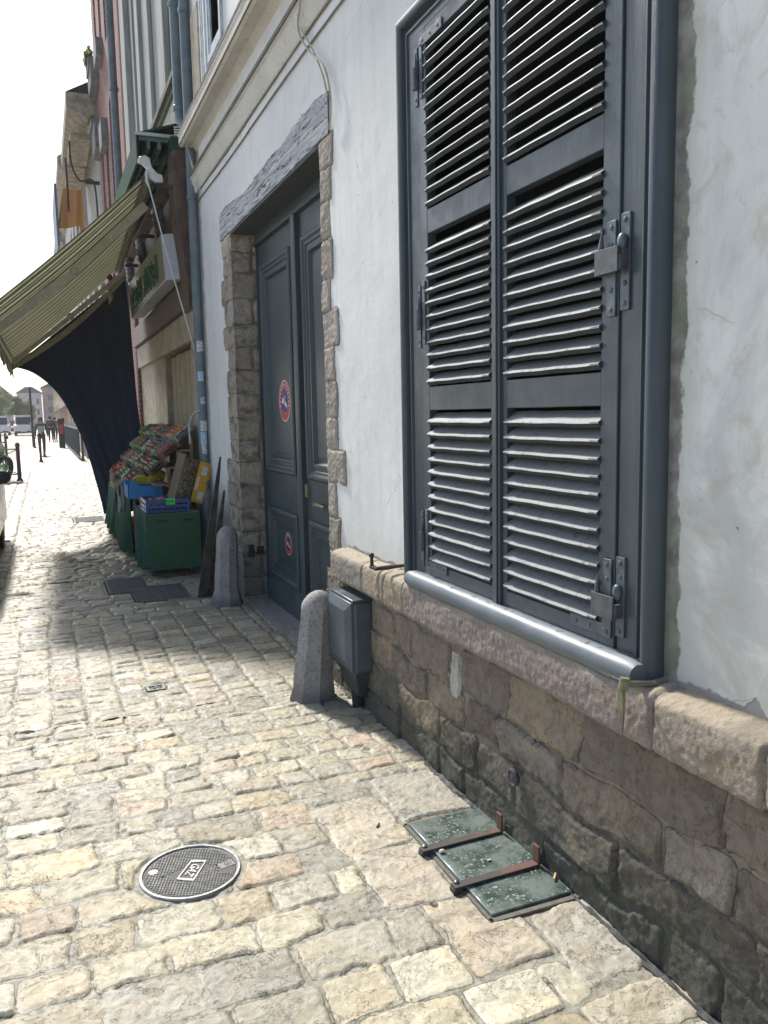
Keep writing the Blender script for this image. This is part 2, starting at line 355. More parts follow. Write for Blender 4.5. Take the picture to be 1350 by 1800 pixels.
h = t.math('ADD', t.math('MULTIPLY', b2, 1.0), t.math('MULTIPLY', gr, .35)); h = t.math('ADD', h, t.math('MULTIPLY', fine, .12)); h = t.math('SUBTRACT', h, t.math('MULTIPLY', t.math('MAXIMUM', strip, fl), 1.4)); h = t.math('SUBTRACT', h, t.math('MULTIPLY', pit, .8))
M_plaster = t.out(col, .85, t.math('ADD', h, t.math('MULTIPLY', t.noise(2.6, 4), 2.2)), .0045, .6)
wall = MB(); q = lambda y0, y1, z0, z1: wall.box(0, .35, y0, y1, z0, z1)
q(-5, 1.74, .70, 9.4); q(3.14, 4.37, .70, 9.4); q(1.74, 3.14, .70, .835); q(1.74, 3.14, 2.985, 9.4); q(4.37, 6.63, 2.95, 9.4)
q(6.63, 8.09, -.1, 4.5); q(6.63, 8.09, 6.3, 9.4); q(6.63, 6.72, 4.5, 6.3); q(7.05, 8.09, 4.5, 6.3)
wall.build('wall', M_plaster, house, smooth=0)
dark = plain((.012, .013, .014), .9, key='dark interior')
MB().box(.2, .34, 1.7, 3.2, .8, 3.02).build('window_interior', dark, house, smooth=0)
MB().box(.006, .2, 3.118, 3.139, .83, 2.99).box(.006, .2, 1.741, 1.76, .83, 2.99).box(.006, .2, 1.76, 3.118, 2.96, 2.984).box(.006, .2, 1.76, 3.118, .836, .86).build('dark_lining', dark, house, smooth=0)  # near-black boards paint the darkness behind the louvres over the bright reveal
MB().box(-.02, .3, -5, 4.3, -.3, .72).build('wall_core', plain((.2, .18, .15), .9, key='core'), house, smooth=0)
# plinth -----------------------------------------------------------
PR = random.Random(5)
def SC(c, f): return tuple(v*f for v in c)
PCOL = [(.26, .215, .165), (.235, .195, .155), (.29, .24, .18), (.215, .18, .145), (.27, .235, .195), (.31, .255, .185), (.225, .175, .14)]
pc = []
rows = [(-.03, .115), (.115, .27), (.27, .43), (.43, .60)]
for ri, (z0, z1) in enumerate(rows):
    y = -1.5+PR.random()*.2
    while y < 4.36:
        L = (.16+.30*PR.random())*(1.0 if y > 2.2 else 1.25); L = min(L, 4.37-y) if 4.37-y < L+.08 else L
        dz = .02*(PR.random()-.5)
        if ri == 3 and y < 2.74 < y+L+.1: L = max(.06, 2.735-y); pc.append((y, y+L, z0, z1, PR.choice(PCOL))); pc.append((2.735, 2.835, .37, .575, (.50, .49, .44))); y = 2.84; continue
        kk = PR.choice(PCOL); fa = .85+.3*PR.random(); kk = tuple(v*fa for v in kk)
        pc.append((y, y+L, z0+dz*(ri > 0), z1+dz*.6, kk)); y += L
def plinth_dirt(t, col):
    X, Y, Z = t.xyz(); n = t.noise(5, 5, .65); n2 = t.noise(1.6, 3)
    d = t.math('ADD', Z, t.math('MULTIPLY', t.math('SUBTRACT', n, .5), .45)); d = t.math('ADD', d, t.math('MULTIPLY', t.math('SUBTRACT', n2, .5), .5))
    col = t.mix(t.ramp(d, .40, .12, 0, .80), col, t.mix(t.ramp(n2, .45, .6), (.045, .05, .046), (.04, .055, .038)))
    col = t.mix(t.math('MULTIPLY', t.ramp(t.noise(11, 5, .7), .56, .68), t.ramp(Z, .6, .3, 0, .35)), col, (.06, .075, .045))
    ef = t.math('MULTIPLY', t.ramp(t.noise(16, 6, .75, dist=1.2), .66, .72), t.ramp(n2, .45, .6)); return t.mix(t.math('MULTIPLY', ef, .55), col, (.50, .48, .42))
M_plinth = m_stone('plinth stone', (.31, .265, .205), .9, (.75, .95), plinth_dirt, (.07, .06, .05), .006, flake=.6)
def wallpart(y0, y1, dy, z0, z1, dz, cs, seed, xo=-.03, zfix=True, **k):
    u = np.arange(y0, y1+dy/2, dy); v = np.arange(z0, z1+dz/2, dz); U, V, H, SD, K = masonry(u, v, cs, seed=seed, **k); return U, V, xo-H, SD, K
def toX(p): U, V, Xx, SD, K = p; return (Xx[:, ::-1], U[:, ::-1], V[:, ::-1], SD[:, ::-1], K[:, ::-1])
kw = dict(depth=.010, bw=.008, rough=.0030, dome=.0005, tilt=.006, chip=.011, gap=.0065, rad=.012, warp=.03, big=1.6)
hf_mesh('plinth', [toX(wallpart(.9, 4.365, .0062, -.02, .64, .0062, pc, 31, **kw)), toX(wallpart(-1.5, .9, .02, -.02, .64, .02, pc, 31, **kw))], M_plinth, house)
# footing: a lumpy dark fillet along the foot of the wall
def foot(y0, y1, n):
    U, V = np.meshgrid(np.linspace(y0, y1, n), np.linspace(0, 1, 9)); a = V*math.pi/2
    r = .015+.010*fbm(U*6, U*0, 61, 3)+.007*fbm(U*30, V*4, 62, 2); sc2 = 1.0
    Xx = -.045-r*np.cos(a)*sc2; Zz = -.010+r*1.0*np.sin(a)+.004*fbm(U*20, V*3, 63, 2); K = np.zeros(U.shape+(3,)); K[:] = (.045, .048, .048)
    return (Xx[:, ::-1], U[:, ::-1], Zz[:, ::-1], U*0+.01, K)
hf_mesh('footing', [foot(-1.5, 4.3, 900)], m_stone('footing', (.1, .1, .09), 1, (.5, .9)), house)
# ledge ------------------------------------------------------------
prof = [(.02, .797), (-.045, .790), (-.078, .783), (-.094, .772), (-.101, .757), (-.104, .735), (-.104, .69), (-.103, .645), (-.098, .629), (-.083, .621), (-.055, .616), (-.01, .607)]
pp = np.array(prof); seg = np.hypot(*np.diff(pp, axis=0).T); arc = np.concatenate([[0], np.cumsum(seg)]); LT = arc[-1]
lj = [-1.5, -.6, .15, .75, 1.235, 1.585, 3.165, 3.37, 3.43, 3.66, 4.10]
lc = [(.30, .25, .21), (.3, .26, .22), (.32, .28, .25), (.31, .275, .24), (.30, .255, .205), (.265, .23, .21), (.34, .28, .21), (.30, .26, .22), (.34, .29, .22), (.31, .275, .235)]
lcells = [(lj[i], lj[i+1], -.05, LT+.05, lc[i]) for i in range(len(lj)-1)]
def ledge_part(y0, y1, n, m=52):
    u = np.linspace(y0, y1, n); v = np.linspace(0, LT, m)
    U, V, H, SD, K = masonry(u, v, lcells, seed=41, depth=.009, bw=.010, rough=.0018, dome=.0005, tilt=.004, chip=.008, gap=.003, rad=.010, warp=.012, big=1.0)
    H = H+.0015*fbm(U*9, V*14, 43, 3)+.0022*fbm(U*100, V*100, 44, 2)
    px = np.interp(V, arc, pp[:, 0]); pz = np.interp(V, arc, pp[:, 1]); e = .012
    tx = np.interp(V+e, arc, pp[:, 0])-np.interp(V-e, arc, pp[:, 0]); tz = np.interp(V+e, arc, pp[:, 1])-np.interp(V-e, arc, pp[:, 1]); l = np.hypot(tx, tz)+1e-9
    nx = tz/l; nz = -tx/l; H = H-.014
    wob = .007*fbm(U*2.5, U*0, 45, 2)
    return (px+nx*H+wob*(V > .03), U, pz+nz*H+wob*.7*(V > .05), SD, K)
def ledge_dirt(t, col):
    X, Y, Z = t.xyz(); n = t.noise(8, 5, .6); col = t.mix(t.ramp(n, .5, .75, 0, .5), col, (.24, .20, .17))
    tan = t.math('MULTIPLY', t.ramp(t.math('ADD', Z, t.math('MULTIPLY', n, .05)), .772, .80), .7); col = t.mix(tan, col, (.42, .35, .25)); X2, Y2, Z2 = X, Y, Z; return t.mix(t.math('MULTIPLY', t.ramp(t.noise(5, 4), .52, .66, 0, .5), t.ramp(Y, 1.7, 1.5)), col, (.13, .12, .09))
M_ledge = m_stone('ledge stone', (.30, .26, .2), 1.1, (.75, .95), ledge_dirt, (.10, .08, .07), .0045)
hf_mesh('ledge', [ledge_part(.8, 4.10, 640), ledge_part(-1.5, .8, 60)], M_ledge, house)
MB().box(-.085, 0, 4.07, 4.12, .62, .77).build('ledge_end', plain((.30, .26, .2), .9, key='ledge end'), house, bevel=.012)
# door surround -----------------------------------------------------
ZJ = [0, .17, .36, .545, .735, .93, 1.125, 1.305, 1.48, 1.68, 1.865, 2.055, 2.23, 2.43, 2.63, 2.80, 2.955]
RN = [4.37, 4.33, 4.25, 4.235, 4.195, 4.247, 4.085, 4.20, 4.193, 4.215, 4.136, 4.26, 4.215, 4.245, 4.205, 4.165]
qc = [(.33, .29, .24), (.36, .32, .27), (.30, .27, .23), (.34, .30, .26)]
qn = [(RN[i]+0, 4.385, ZJ[i], ZJ[i+1], SC(PR.choice(qc), .9+.3*PR.random())) for i in range(3, 16)]
kq = dict(depth=.007, bw=.010, rough=.004, dome=.0015, tilt=.003, chip=.006, gap=.0025, rad=.016, warp=.010, big=.3)
def quoin(cs, y0, y1, z0, z1, seed):
    p = list(wallpart(y0, y1, .006, z0, z1, .006, cs, seed, xo=-.002, **kq)); sink = p[3] < -.011; p[2] = np.where(sink, .03, p[2]); return tuple(p)
M_quoin = m_stone('quoin stone', (.34, .30, .24), 1.1, (.7, .95), None, (.1, .09, .08), .003)
hf_mesh('quoin_stones', [toX(quoin(qn, 4.04, 4.386, .54, 2.96, 51))], M_quoin, house)
MB().box(.001, .3, 4.372, 4.38, 0, 2.95).build('door_reveal', plain((.3, .27, .22), .9, key='reveal'), house, smooth=0)
LF = [6.9, 6.95, 6.85, 7.0, 7.16, 7.12, 6.95, 6.98, 7.0, 7.0, 6.92, 7.06, 6.97, 7.08, 6.95, 6.99]
fc = [(.36, .32, .275), (.32, .285, .25), (.38, .335, .28), (.41, .36, .29)]
fcol = [SC(PR.choice(fc), .85+.3*PR.random()) for _ in range(16)]
qf = [(6.60, LF[i], ZJ[i], ZJ[i+1], fcol[i]) for i in range(16)]
far = quoin(qf, 6.615, 7.25, 0, 2.96, 52)
rc = [(-.05, .12+.1*PR.random(), ZJ[i], ZJ[i+1], fcol[i]) for i in range(16)]; rc += [(c[1], .4, c[2], c[3], tuple(v*.9 for v in c[4])) for c in rc]
def reveal_dirt(t, col):
    n = t.noise(5, 5, .7, t.scale((1, 1, 1.6))); col = t.mix(t.ramp(n, .46, .62, 0, .75), col, (.10, .088, .075)); X, Y, Z = t.xyz()
    n3 = t.noise(3.5, 4); col = t.mix(t.ramp(n3, .58, .68, 0, .4), col, (.42, .36, .26)); return t.mix(t.ramp(Z, .5, .05, 0, .6), col, (.10, .10, .09))
u = np.arange(-.012, .205, .006); v = np.arange(0, 2.96, .006); U, V, H, SD, K = masonry(u, v, rc, seed=53, depth=.009, bw=.02, rough=.005, dome=.003, tilt=.006, chip=.006, gap=.005, rad=.03, warp=.012)
rev = (U, 6.626-H*1.0, V, SD, K)
hf_mesh('jamb_stones', [toX(far), rev], m_stone('jamb stone', (.26, .23, .19), 1., (.75, .95), reveal_dirt, (.08, .07, .06), .004), house)
# lintel
lz = [(4.205, 3.165), (4.4, 3.19), (4.6, 3.185), (4.68, 3.20), (4.72, 3.175), (4.87, 3.185), (5.1, 3.155), (5.3, 3.16), (5.6, 3.15), (5.8, 3.148), (6.1, 3.12), (6.4, 3.15), (6.75, 3.178), (7.02, 3.15)]
ly = np.array([a for a, b in lz]); lzz = np.array([b for a, b in lz])
U, V = np.meshgrid(np.linspace(4.205, 7.02, 470), np.linspace(0, 1, 40)); top = np.interp(U, ly, lzz)+.008*fbm(U*14, U*0, 71, 3)
Zl = 2.945+.004*fbm(U*9, U*0, 72, 2)+(top-2.945)*V; gr_ = fbm(U*2.2, Zl*26, 73, 4); Xl = -.012-.0008*gr_-.0015*np.clip(gr_*3-.6, -1, .0)
Xl = np.where(V > .985, .012, Xl); Xl = np.where(V < .02, .0, Xl)
crk = np.abs(fbm(U*1.2, Zl*16, 74, 3)) < .018; Xl = np.where(crk, Xl+.012, Xl); K = np.zeros(U.shape+(3,)); K[:] = (.26, .285, .31)
K[crk] = (.03, .03, .03); K[V > .95] = (.10, .09, .075); K[V < .05] = (.09, .085, .08)
t = NT('lintel wood'); n1 = t.noise(6, 6, .7, t.scale((1, .5, 6)), 1.5); n2 = t.noise(40, 4); n3 = t.noise(2.4, 4); K_ = t.attr('Col', 'Color')
cc = t.mix(t.ramp(n1, .48, .60, 0, .8), K_, (.44, .455, .46)); cc = t.mix(t.ramp(n1, .42, .36, 0, .8), cc, (.14, .15, .16)); cc = t.mix(t.ramp(n2, .62, .72, 0, .6), cc, (.08, .08, .08)); cc = t.mix(1, cc, t.mix(t.ramp(K_, .02, .12), (.2, .2, .2), (1, 1, 1)), 'MULTIPLY')
M_lint = t.out(cc, .8, t.math('ADD', n1, t.math('MULTIPLY', n2, .4)), .002, 1)
hf_mesh('lintel', [(Xl[:, ::-1], U[:, ::-1], Zl[:, ::-1], U*0, K)], M_lint, house)
M_door = None
t = NT('door paint'); n1 = t.noise(2.5, 5, .6); n2 = t.noise(60, 3, .6, t.scale((1, 1, .12))); n3 = t.noise(14, 5, .7)
cc = t.mix(t.ramp(n1, .3, .7), (.035, .054, .061), (.049, .072, .080)); cc = t.mix(t.ramp(n3, .6, .75, 0, .35), cc, (.035, .045, .05)); cc = t.mix(t.ramp(n3, .36, .25, 0, .3), cc, (.12, .13, .13))
M_door = t.out(cc, t.ramp(n1, .3, .7, .38, .55), t.math('ADD', n2, t.math('MULTIPLY', n3, .6)), .0012, .8)
t = NT('shutter paint'); n1 = t.noise(3, 5, .6); n2 = t.noise(50, 3, .6, t.scale((1, 1, .15))); n3 = t.noise(22, 5, .7); n4 = t.noise(9, 5, .7)
cc = t.mix(t.ramp(n1, .3, .7), (.050, .069, .080), (.064, .085, .097)); cc = t.mix(t.ramp(n4, .58, .72, 0, .35), cc, (.065, .085, .10)); cc = t.mix(t.ramp(n3, .68, .74, 0, .6), cc, (.05, .06, .065))
cc = t.mix(t.ramp(n3, .32, .24, 0, .35), cc, (.18, .20, .21))
M_sh = t.out(cc, t.ramp(n4, .3, .7, .30, .50), t.math('ADD', n2, t.math('MULTIPLY', n3, .8)), .0013, .8)
MB().box(-.008, .25, 4.21, 6.99, 2.93, 2.947).build('lintel_soffit', plain((.06, .065, .07), .8, key='soffit'), house, smooth=0)
# cornice & string courses -------------------------------------------
t = NT('cornice paint'); X, Y, Z = t.xyz(); n1 = t.noise(3, 5); n2 = t.noise(30, 5, .7)
cc = t.mix(t.ramp(n1, .3, .7), (.56, .53, .455), (.65, .625, .56)); geo = t.n('NewGeometry'); sp = t.n('SeparateXYZ'); t.L(geo.outputs['True Normal'], sp.inputs[0])  # beige of the base colour paints in warm bounce light under the soffits
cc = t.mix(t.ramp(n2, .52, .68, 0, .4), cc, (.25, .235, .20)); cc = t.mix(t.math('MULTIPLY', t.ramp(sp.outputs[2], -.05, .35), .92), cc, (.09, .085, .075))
M_corn = t.out(cc, .85, t.math('ADD', n1, n2), .004, .8)
def swp(name, prof, y0, y1, n, mat, parent, smooth=30):
    m = MB(); k = len(prof)-1; m.grid(lambda u, v: (prof[round(u*k)][0], y0+(y1-y0)*v, prof[round(u*k)][1]), k, n); return m.build(name, mat, parent, smooth=smooth)
swp('cornice', [(0, 4.16), (-.10, 4.10), (-.155, 4.085), (-.155, 4.06), (-.150, 4.055), (-.152, 3.99), (-.148, 3.985), (-.125, 3.975), (-.11, 3.982), (-.07, 3.988), (-.04, 4.00), (-.02, 3.985), (0, 3.95), (.01, 3.95)], -5, 8.0, 60, M_corn, house)
swp('string_course', [(0, 3.745), (-.045, 3.735), (-.06, 3.725), (-.062, 3.70), (-.052, 3.695), (-.046, 3.66), (-.03, 3.63), (-.028, 3.60), (-.015, 3.575), (0, 3.57)], -5, 8.0, 60, M_corn, house)
M_drk = plain((.10, .09, .075), .9, .5, 25, 1, .004, c2=(.2, .18, .15), key='weathered edge')
MB().box(-.159, -.1, -5, 7.985, 4.084, 4.104).box(-.1565, -.148, -5, 7.985, 3.984, 3.994).box(-.070, -.0, -5, 7.985, 3.716, 3.741).build('drip_edge', M_drk, house, smooth=0)
MB().box(-.149, .0, 7.98, 8.0, 3.985, 4.08).build('cornice_end', M_corn, house)
swp('eaves', [(0, 9.6), (-.4, 9.55), (-.4, 9.4), (-.1, 9.2), (0, 9.1)], -5, 8.0, 4, M_corn, house)
MB().add([(-.4, -5, 9.55), (-.4, 8.09, 9.55), (5, 8.09, 13), (5, -5, 13), (.35, -5, 9.3), (.35, 8.09, 9.3)], [(0, 1, 2, 3), (0, 4, 5, 1)]).build('roof', plain((.18, .07, .05), .8, key='roof'), house, smooth=0)
# upstairs window
uw = MB(); ff = lambda a, b, h: (-.012-h, a, b)
rectsweep(uw, 6.62, 7.15, 4.40, 6.4, [(0, -.012), (0, .012), (.045, .012), (.05, .002), (.1, .002), (.1, -.16)], ff, False).build('upper_window_frame', plain((.52, .56, .60), .6, key='pale frame'), house)
o = MB().box(.12, .14, 6.7, 7.07, 4.48, 6.35).box(.09, .12, 6.87, 6.90, 4.48, 6.35).box(.09, .12, 6.7, 7.07, 5.1, 5.13).build('upper_window', plain((.10, .13, .16), .25, key='upper glass'), house)
MB().box(-.028, 0, 7.5, 7.85, 4.16, 5.05).build('stone_block', plain((.42, .36, .27), .85, key='beige stone'), house, bevel=.01)
for yy_, ww in ((7.20, .06), (7.30, .03), (7.38, .05)): MB().box(-.03, 0, yy_, yy_+ww, 4.16, 9.2).build('pilaster_strip', plain((.60, .64, .66), .7, key='pilaster strip'), house, bevel=.008)
# ================================================================ SHUTTERED WINDOW
fr = MB(); ff = lambda a, b, h: (-h, a, b)
arcp = [(.0, .0), (.0, .034), (.004, .038)]+[(.004+.019-.019*math.cos(a), .038+.017*math.sin(a)) for a in [i*math.pi/8 for i in range(1, 9)]]+[(.042, .020), (.046, .014), (.060, .014), (.066, .022), (.070, .034), (.078, .034), (.080, .0262), (.088, .0262)]
rectsweep(fr, 1.655, 3.24, .775, 3.075, arcp, ff, False, open_bottom=True)
fr.build('window_frame', M_sh, house, smooth=50)
cs = MB()
cs.box(-.0262, .02, 1.738, 1.818, .80, 2.99).box(-.0262, .02, 3.052, 3.157, .80, 2.99).box(-.0264, .02, 1.738, 3.157, 2.968, 2.99)
cs.build('casing', M_sh, house, bevel=.003)
rv = [(1.80, [(2.005), (1.955), (1.915), (1.845), (1.775)])]
def plate(mb, y0, y1, z0, z1, x=-.034, th=.006): mb.box(x-th, x, y0, y1, z0, z1)
def rivet(mb, y, z, x=-.040, r=.0075): mb.ball((x, y, z), r, 8, (.6, 1, 1))
def leaf(name, y0, y1, oy0, oy1, lab):
    L = MB(); xf, xb = -.033, .005
    for a, b in ((y0, oy0), (oy1, y1)): L.box(xf, xb, a, b, .828, 2.962)
    oz = [(.882, 1.508), (1.602, 2.196), (2.288, 2.905)]
    for z0, z1 in ((.828, oz[0][0]), (oz[0][1], oz[1][0]), (oz[1][1], oz[2][0]), (oz[2][1], 2.962)): L.box(xf+.0006, xb, oy0-.001, oy1+.001, z0, z1)
    o = L.build(name, M_sh, house, bevel=.0025)
    rl = random.Random(3 if y0 > 2.3 else 4); s = MB()
    for (z0, z1) in oz:
        z = z0+.012
        while z < z1-.030:
            j = (rl.random()-.5)*.004; j2 = (rl.random()-.5)*.003; th = .010; a = .046; up = .036
            def P(y, dz): return [(-.035+j2, y, z+dz-.006), (-.047+j2, y, z+dz+.006), (-.045+j2, y, z+dz+.0105), (-.041+a, y, z+dz+up+.008), (-.041+a, y, z+dz+up-.006), ]
            n = 14; vs = []; fs = []
            for i in range(n+1):
                y = oy0-.004+(oy1-oy0+.008)*i/n; e = .004 if i in (0, n) else 0; sag = .0007*math.sin(1.1*i+z*40)
                p = P(y, j*(i/n)+sag); p = [(p[0][0]+e*1.2, y, p[0][2]), (p[1][0]+e*1.2, y, p[1][2])]+p[2:]
                vs += p
            for i in range(n):
                for k in range(5): fs.append((i*5+k, i*5+(k+1) % 5, i*5+5+(k+1) % 5, i*5+5+k))
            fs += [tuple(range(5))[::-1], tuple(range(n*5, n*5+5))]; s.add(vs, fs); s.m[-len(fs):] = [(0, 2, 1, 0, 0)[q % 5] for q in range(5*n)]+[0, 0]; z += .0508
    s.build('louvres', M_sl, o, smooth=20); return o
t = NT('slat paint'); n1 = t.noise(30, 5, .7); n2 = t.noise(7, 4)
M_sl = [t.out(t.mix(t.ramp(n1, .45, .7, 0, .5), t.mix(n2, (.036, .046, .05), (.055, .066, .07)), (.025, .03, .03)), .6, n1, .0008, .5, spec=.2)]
for nm_, ca_, cb_, cc_ in (('skylit slat top', (.17, .185, .185), (.25, .26, .25), (.10, .115, .12)), ('sunlit slat edge', (.34, .36, .36), (.46, .47, .45), (.12, .14, .15))):  # shade and sunlight painted into the slats: dark undersides, pale tops, bright tips
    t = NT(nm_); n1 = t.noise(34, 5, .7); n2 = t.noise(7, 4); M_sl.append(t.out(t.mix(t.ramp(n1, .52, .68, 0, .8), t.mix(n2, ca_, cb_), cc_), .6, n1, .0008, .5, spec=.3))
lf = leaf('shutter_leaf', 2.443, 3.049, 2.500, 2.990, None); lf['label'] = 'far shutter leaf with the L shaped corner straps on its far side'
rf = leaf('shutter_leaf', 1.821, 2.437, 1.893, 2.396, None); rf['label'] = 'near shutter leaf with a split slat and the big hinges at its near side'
MB().box(-.045, -.03, 2.424, 2.474, .818, 2.964).box(-.051, -.0452, 2.436, 2.462, .818, 2.964).build('astragal', M_sh, rf, bevel=.003)
# hinges
M_hg = plain((.105, .135, .160), .42, .25, 25, .8, .0015, c2=(.065, .08, .09), key='hinge paint')
M_hr = plain((.085, .105, .125), .45, .3, 30, .8, .0015, c2=(.075, .06, .055), key='hinge knuckle paint')
def hinge(ya, yb, z0, z1, zk, sgn, knob=True):   # ya: leaf strap centre, yb: casing strap centre
    m = MB(); plate(m, ya-.018, ya+.018, z0-.008, z1-.008); m.box(-.0335, -.0262, yb-.018, yb+.018, z0+.004, z1+.004)
    for f_ in (.07, .28, .5, .75, .93):
        if abs(z0+(z1-z0)*f_-zk) > .035: rivet(m, ya, z0-.008+(z1-z0)*f_)
        if f_ != .5 or True: rivet(m, yb, z0+.004+(z1-z0)*f_, -.0345) if abs(z0+(z1-z0)*f_-zk) > .05 else None
    o = m.build('hinge', M_hg, house, bevel=.0012); k = MB(); s = sgn
    # strap curled round a pin, standing off the leaf
    k.box(-.064, -.058, min(ya+s*.035, yb-s*.006), max(ya+s*.035, yb-s*.006), zk-.035, zk+.030)
    k.tube([(-.050, ya+s*.037, zk-.035), (-.050, ya+s*.037, zk+.030)], .013, 12)
    k.tube([(-.050, ya+s*.030, zk+.028), (-.050, ya+s*.030, zk+.05), (-.048, ya+s*.028, zk+.085)], [.009, .007, .001], 8)
    k.box(-.058, -.034, min(yb, yb-s*.012), max(yb, yb-s*.012), zk-.030, zk+.008)
    k.build('knuckle', M_hr, o, bevel=.0015)
    if knob: MB().ball((-.043, yb, zk+.042), .018, 12, (.7, .9, 1.25)).build('knob', M_hg, o)
for (z0, z1, zk) in ((1.755, 2.005, 1.893), (.865, 1.09, .955), (2.70, 2.93, 2.80)):
    hinge(1.846, 1.797, z0, z1, zk, 1)
for (z0, z1, zk) in ((1.76, 2.008, 1.88), (.862, 1.09, .975), (2.70, 2.915, 2.80)):
    m = MB(); plate(m, 3.010, 3.034, z0+.012, z1+.012); m.box(-.0335, -.0262, 3.064, 3.088, z0, z1)
    for f_ in (.1, .35, .65, .9): rivet(m, 3.022, z0+.012+(z1-z0)*f_, r=.006); rivet(m, 3.076, z0+(z1-z0)*f_, -.0345, r=.006)
    o = m.build('hinge', M_hg, house, bevel=.001)
    MB().tube([(-.047, 3.050, zk-.05), (-.047, 3.050, zk+.03)], .013, 10).tube([(-.047, 3.050, zk+.03), (-.045, 3.052, zk+.085)], [.008, .002], 8).build('knuckle', M_hr, o)
def corner(leafo, y, sg, z, sz):
    m = MB(); plate(m, min(y, y+sg*.19), max(y, y+sg*.19), min(z, z+sz*.036), max(z, z+sz*.036), th=.005)
    for d in (.02, .085, .15): rivet(m, y+sg*(d+.01), z+sz*.018, -.039, .0065)
    m.build('corner_strap', M_hg, leafo, bevel=.001)
corner(rf, 1.829, 1, .857, 1); corner(lf, 3.033, -1, .856, 1); corner(lf, 3.033, -1, 2.935, -1); corner(rf, 1.829, 1, 2.935, -1)
# rolled sill
t = NT('sill paint'); n1 = t.noise(5, 5); n3 = t.noise(30, 5, .7); X, Y, Z = t.xyz()
cc = t.mix(t.ramp(n1, .3, .7), (.095, .12, .138), (.125, .152, .17)); cc = t.mix(t.ramp(n3, .64, .7, 0, .7), cc, (.08, .09, .10)); ch = t.math('MULTIPLY', t.ramp(n3, .40, .46), t.ramp(Z, .826, .832)); cc = t.mix(t.math('MULTIPLY', ch, .5), cc, (.40, .42, .42))  # paler strip along the crest paints in the roll's bright top highlight
M_sill = t.out(cc, t.ramp(n1, .3, .7, .38, .52), n3, .0012, .8)
m = MB(); pts = [(-.070+.0012*math.sin(i*1.3), 1.668+(3.128-1.668)*i/40, .8005) for i in range(41)]; m.tube(pts, [.031]+[.036+.0008*math.sin(i*.9) for i in range(39)]+[.030], 28)
m.build('window_sill', M_sill, house, smooth=60)
MB().box(-.075, .01, 1.70, 3.13, .815, .829).build('sill_board', M_sill, house, bevel=.003)
# shutter holdbacks
M_iron = plain((.045, .038, .03), .6, .3, 40, .8, .002, key='iron'); M_brass = plain((.22, .20, .10), .6, .35, 40, .8, .002, c2=(.12, .13, .08), key='old brass')
m = MB(); m.tube([(-.002, 1.625, .783), (-.135, 1.645, .797)], [.0075, .007], 10); o = m.build('shutter_stay', plain((.17, .16, .13), .55, key='stay iron'), house)
m = MB(); m.tube([(-.135, 1.645, .812), (-.14, 1.645, .782)], .013, 12); m.add([(-.150, 1.638, .785), (-.150, 1.652, .785), (-.1455, 1.660, .74), (-.143, 1.656, .70), (-.141, 1.646, .665), (-.143, 1.640, .71), (-.136, 1.638, .785), (-.136, 1.652, .785), (-.139, 1.660, .74), (-.138, 1.656, .70), (-.138, 1.646, .665), (-.138, 1.640, .71)], [(0, 1, 2, 3, 4, 5), (6, 11, 10, 9, 8, 7)]+[(i, (i+1) % 6, (i+1) % 6+6, i+6) for i in range(6)])
m.build('stay_tongue', M_brass, o)
m = MB(); m.tube([(0, 3.29, .822), (-.045, 3.31, .818), (-.09, 3.33, .812), (-.135, 3.345, .808)], [.007, .008, .011, .009], 8); m.box(-.15, -.13, 3.325, 3.40, .803, .816); m.tube([(-.14, 3.39, .81), (-.14, 3.392, .855)], [.009, .007], 8); m.ball((-.14, 3.392, .862), .013, 10)
m.build('shutter_stay', M_iron, house)
# round iron disc low on the plinth
m = MB(); MR = Matrix.Rotation(-math.pi/2, 3, 'Y'); m.lathe([(.030, 0), (.031, .010), (.026, .014), (.020, .010), (.014, .011), (.006, .014), (.0, .014)], (-.05, 2.315, .246), 24, MR); m.build('iron_boss', plain((.08, .085, .085), .5, c2=(.04, .04, .04), key='boss'), house)
# ================================================================ DOOR
dl = []
ppf = [(0, 0), (0, .024), (.012, .034), (.030, .034), (.044, .020), (.060, .018), (.066, .008), (.090, .008), (.094, .016), (.108, .014), (.122, -.012), (.15, -.012), (.155, -.004)]
for k, (ya, yb) in enumerate(((5.52, 6.60), (4.40, 5.52))):
    a0, a1 = (5.64, 6.47) if k == 0 else (4.46, 5.35)
    m = MB(); m.box(.216, .25, ya, yb, .01, 2.84).box(.20, .2165, ya, a0, .01, 2.84).box(.20, .2165, a1, yb, .01, 2.84).box(.2003, .2165, a0, a1, .01, .21).box(.2003, .2165, a0, a1, .775, 1.06).box(.2003, .2165, a0, a1, 2.665, 2.84)
    o = m.build('door_leaf', M_door, house, bevel=.002); dl.append(o)
    px = lambda a, b, h: (.2-h, a, b)
    a0, a1 = (5.64, 6.47) if k == 0 else (4.46, 5.35)
    m = MB()
    for z0, z1 in ((1.06, 2.665), (.21, .775)): rectsweep(m, a0, a1, z0, z1, ppf, px, True)
    m.build('panel_moulding', M_door, o, smooth=25)
    m = MB(); m.prism([(.2, 0), (.165, 0), (.165, .12), (.175, .135), (.18, .165), (.2, .19)], 1, ya+.05, yb-.10 if k else yb-.04); 
    m.build('kick_board', M_door, o)
m = MB(); m.prism([(.2, 5.46), (.166, 5.46), (.158, 5.475), (.158, 5.545), (.166, 5.56), (.2, 5.56)], 2, .012, 2.835); m.v = [(a, b, c) for (a, b, c) in m.v]; m.build('meeting_post', M_door, dl[0], smooth=30)
m = MB(); m.box(.175, .25, 4.37, 6.63, 2.84, 2.945); m.box(.165, .176, 4.37, 6.63, 2.84, 2.87); m.box(.182, .25, 6.60, 6.63, 0, 2.84); m.box(.182, .25, 4.37, 4.40, 0, 2.84); m.build('door_frame', M_door, house, bevel=.003)
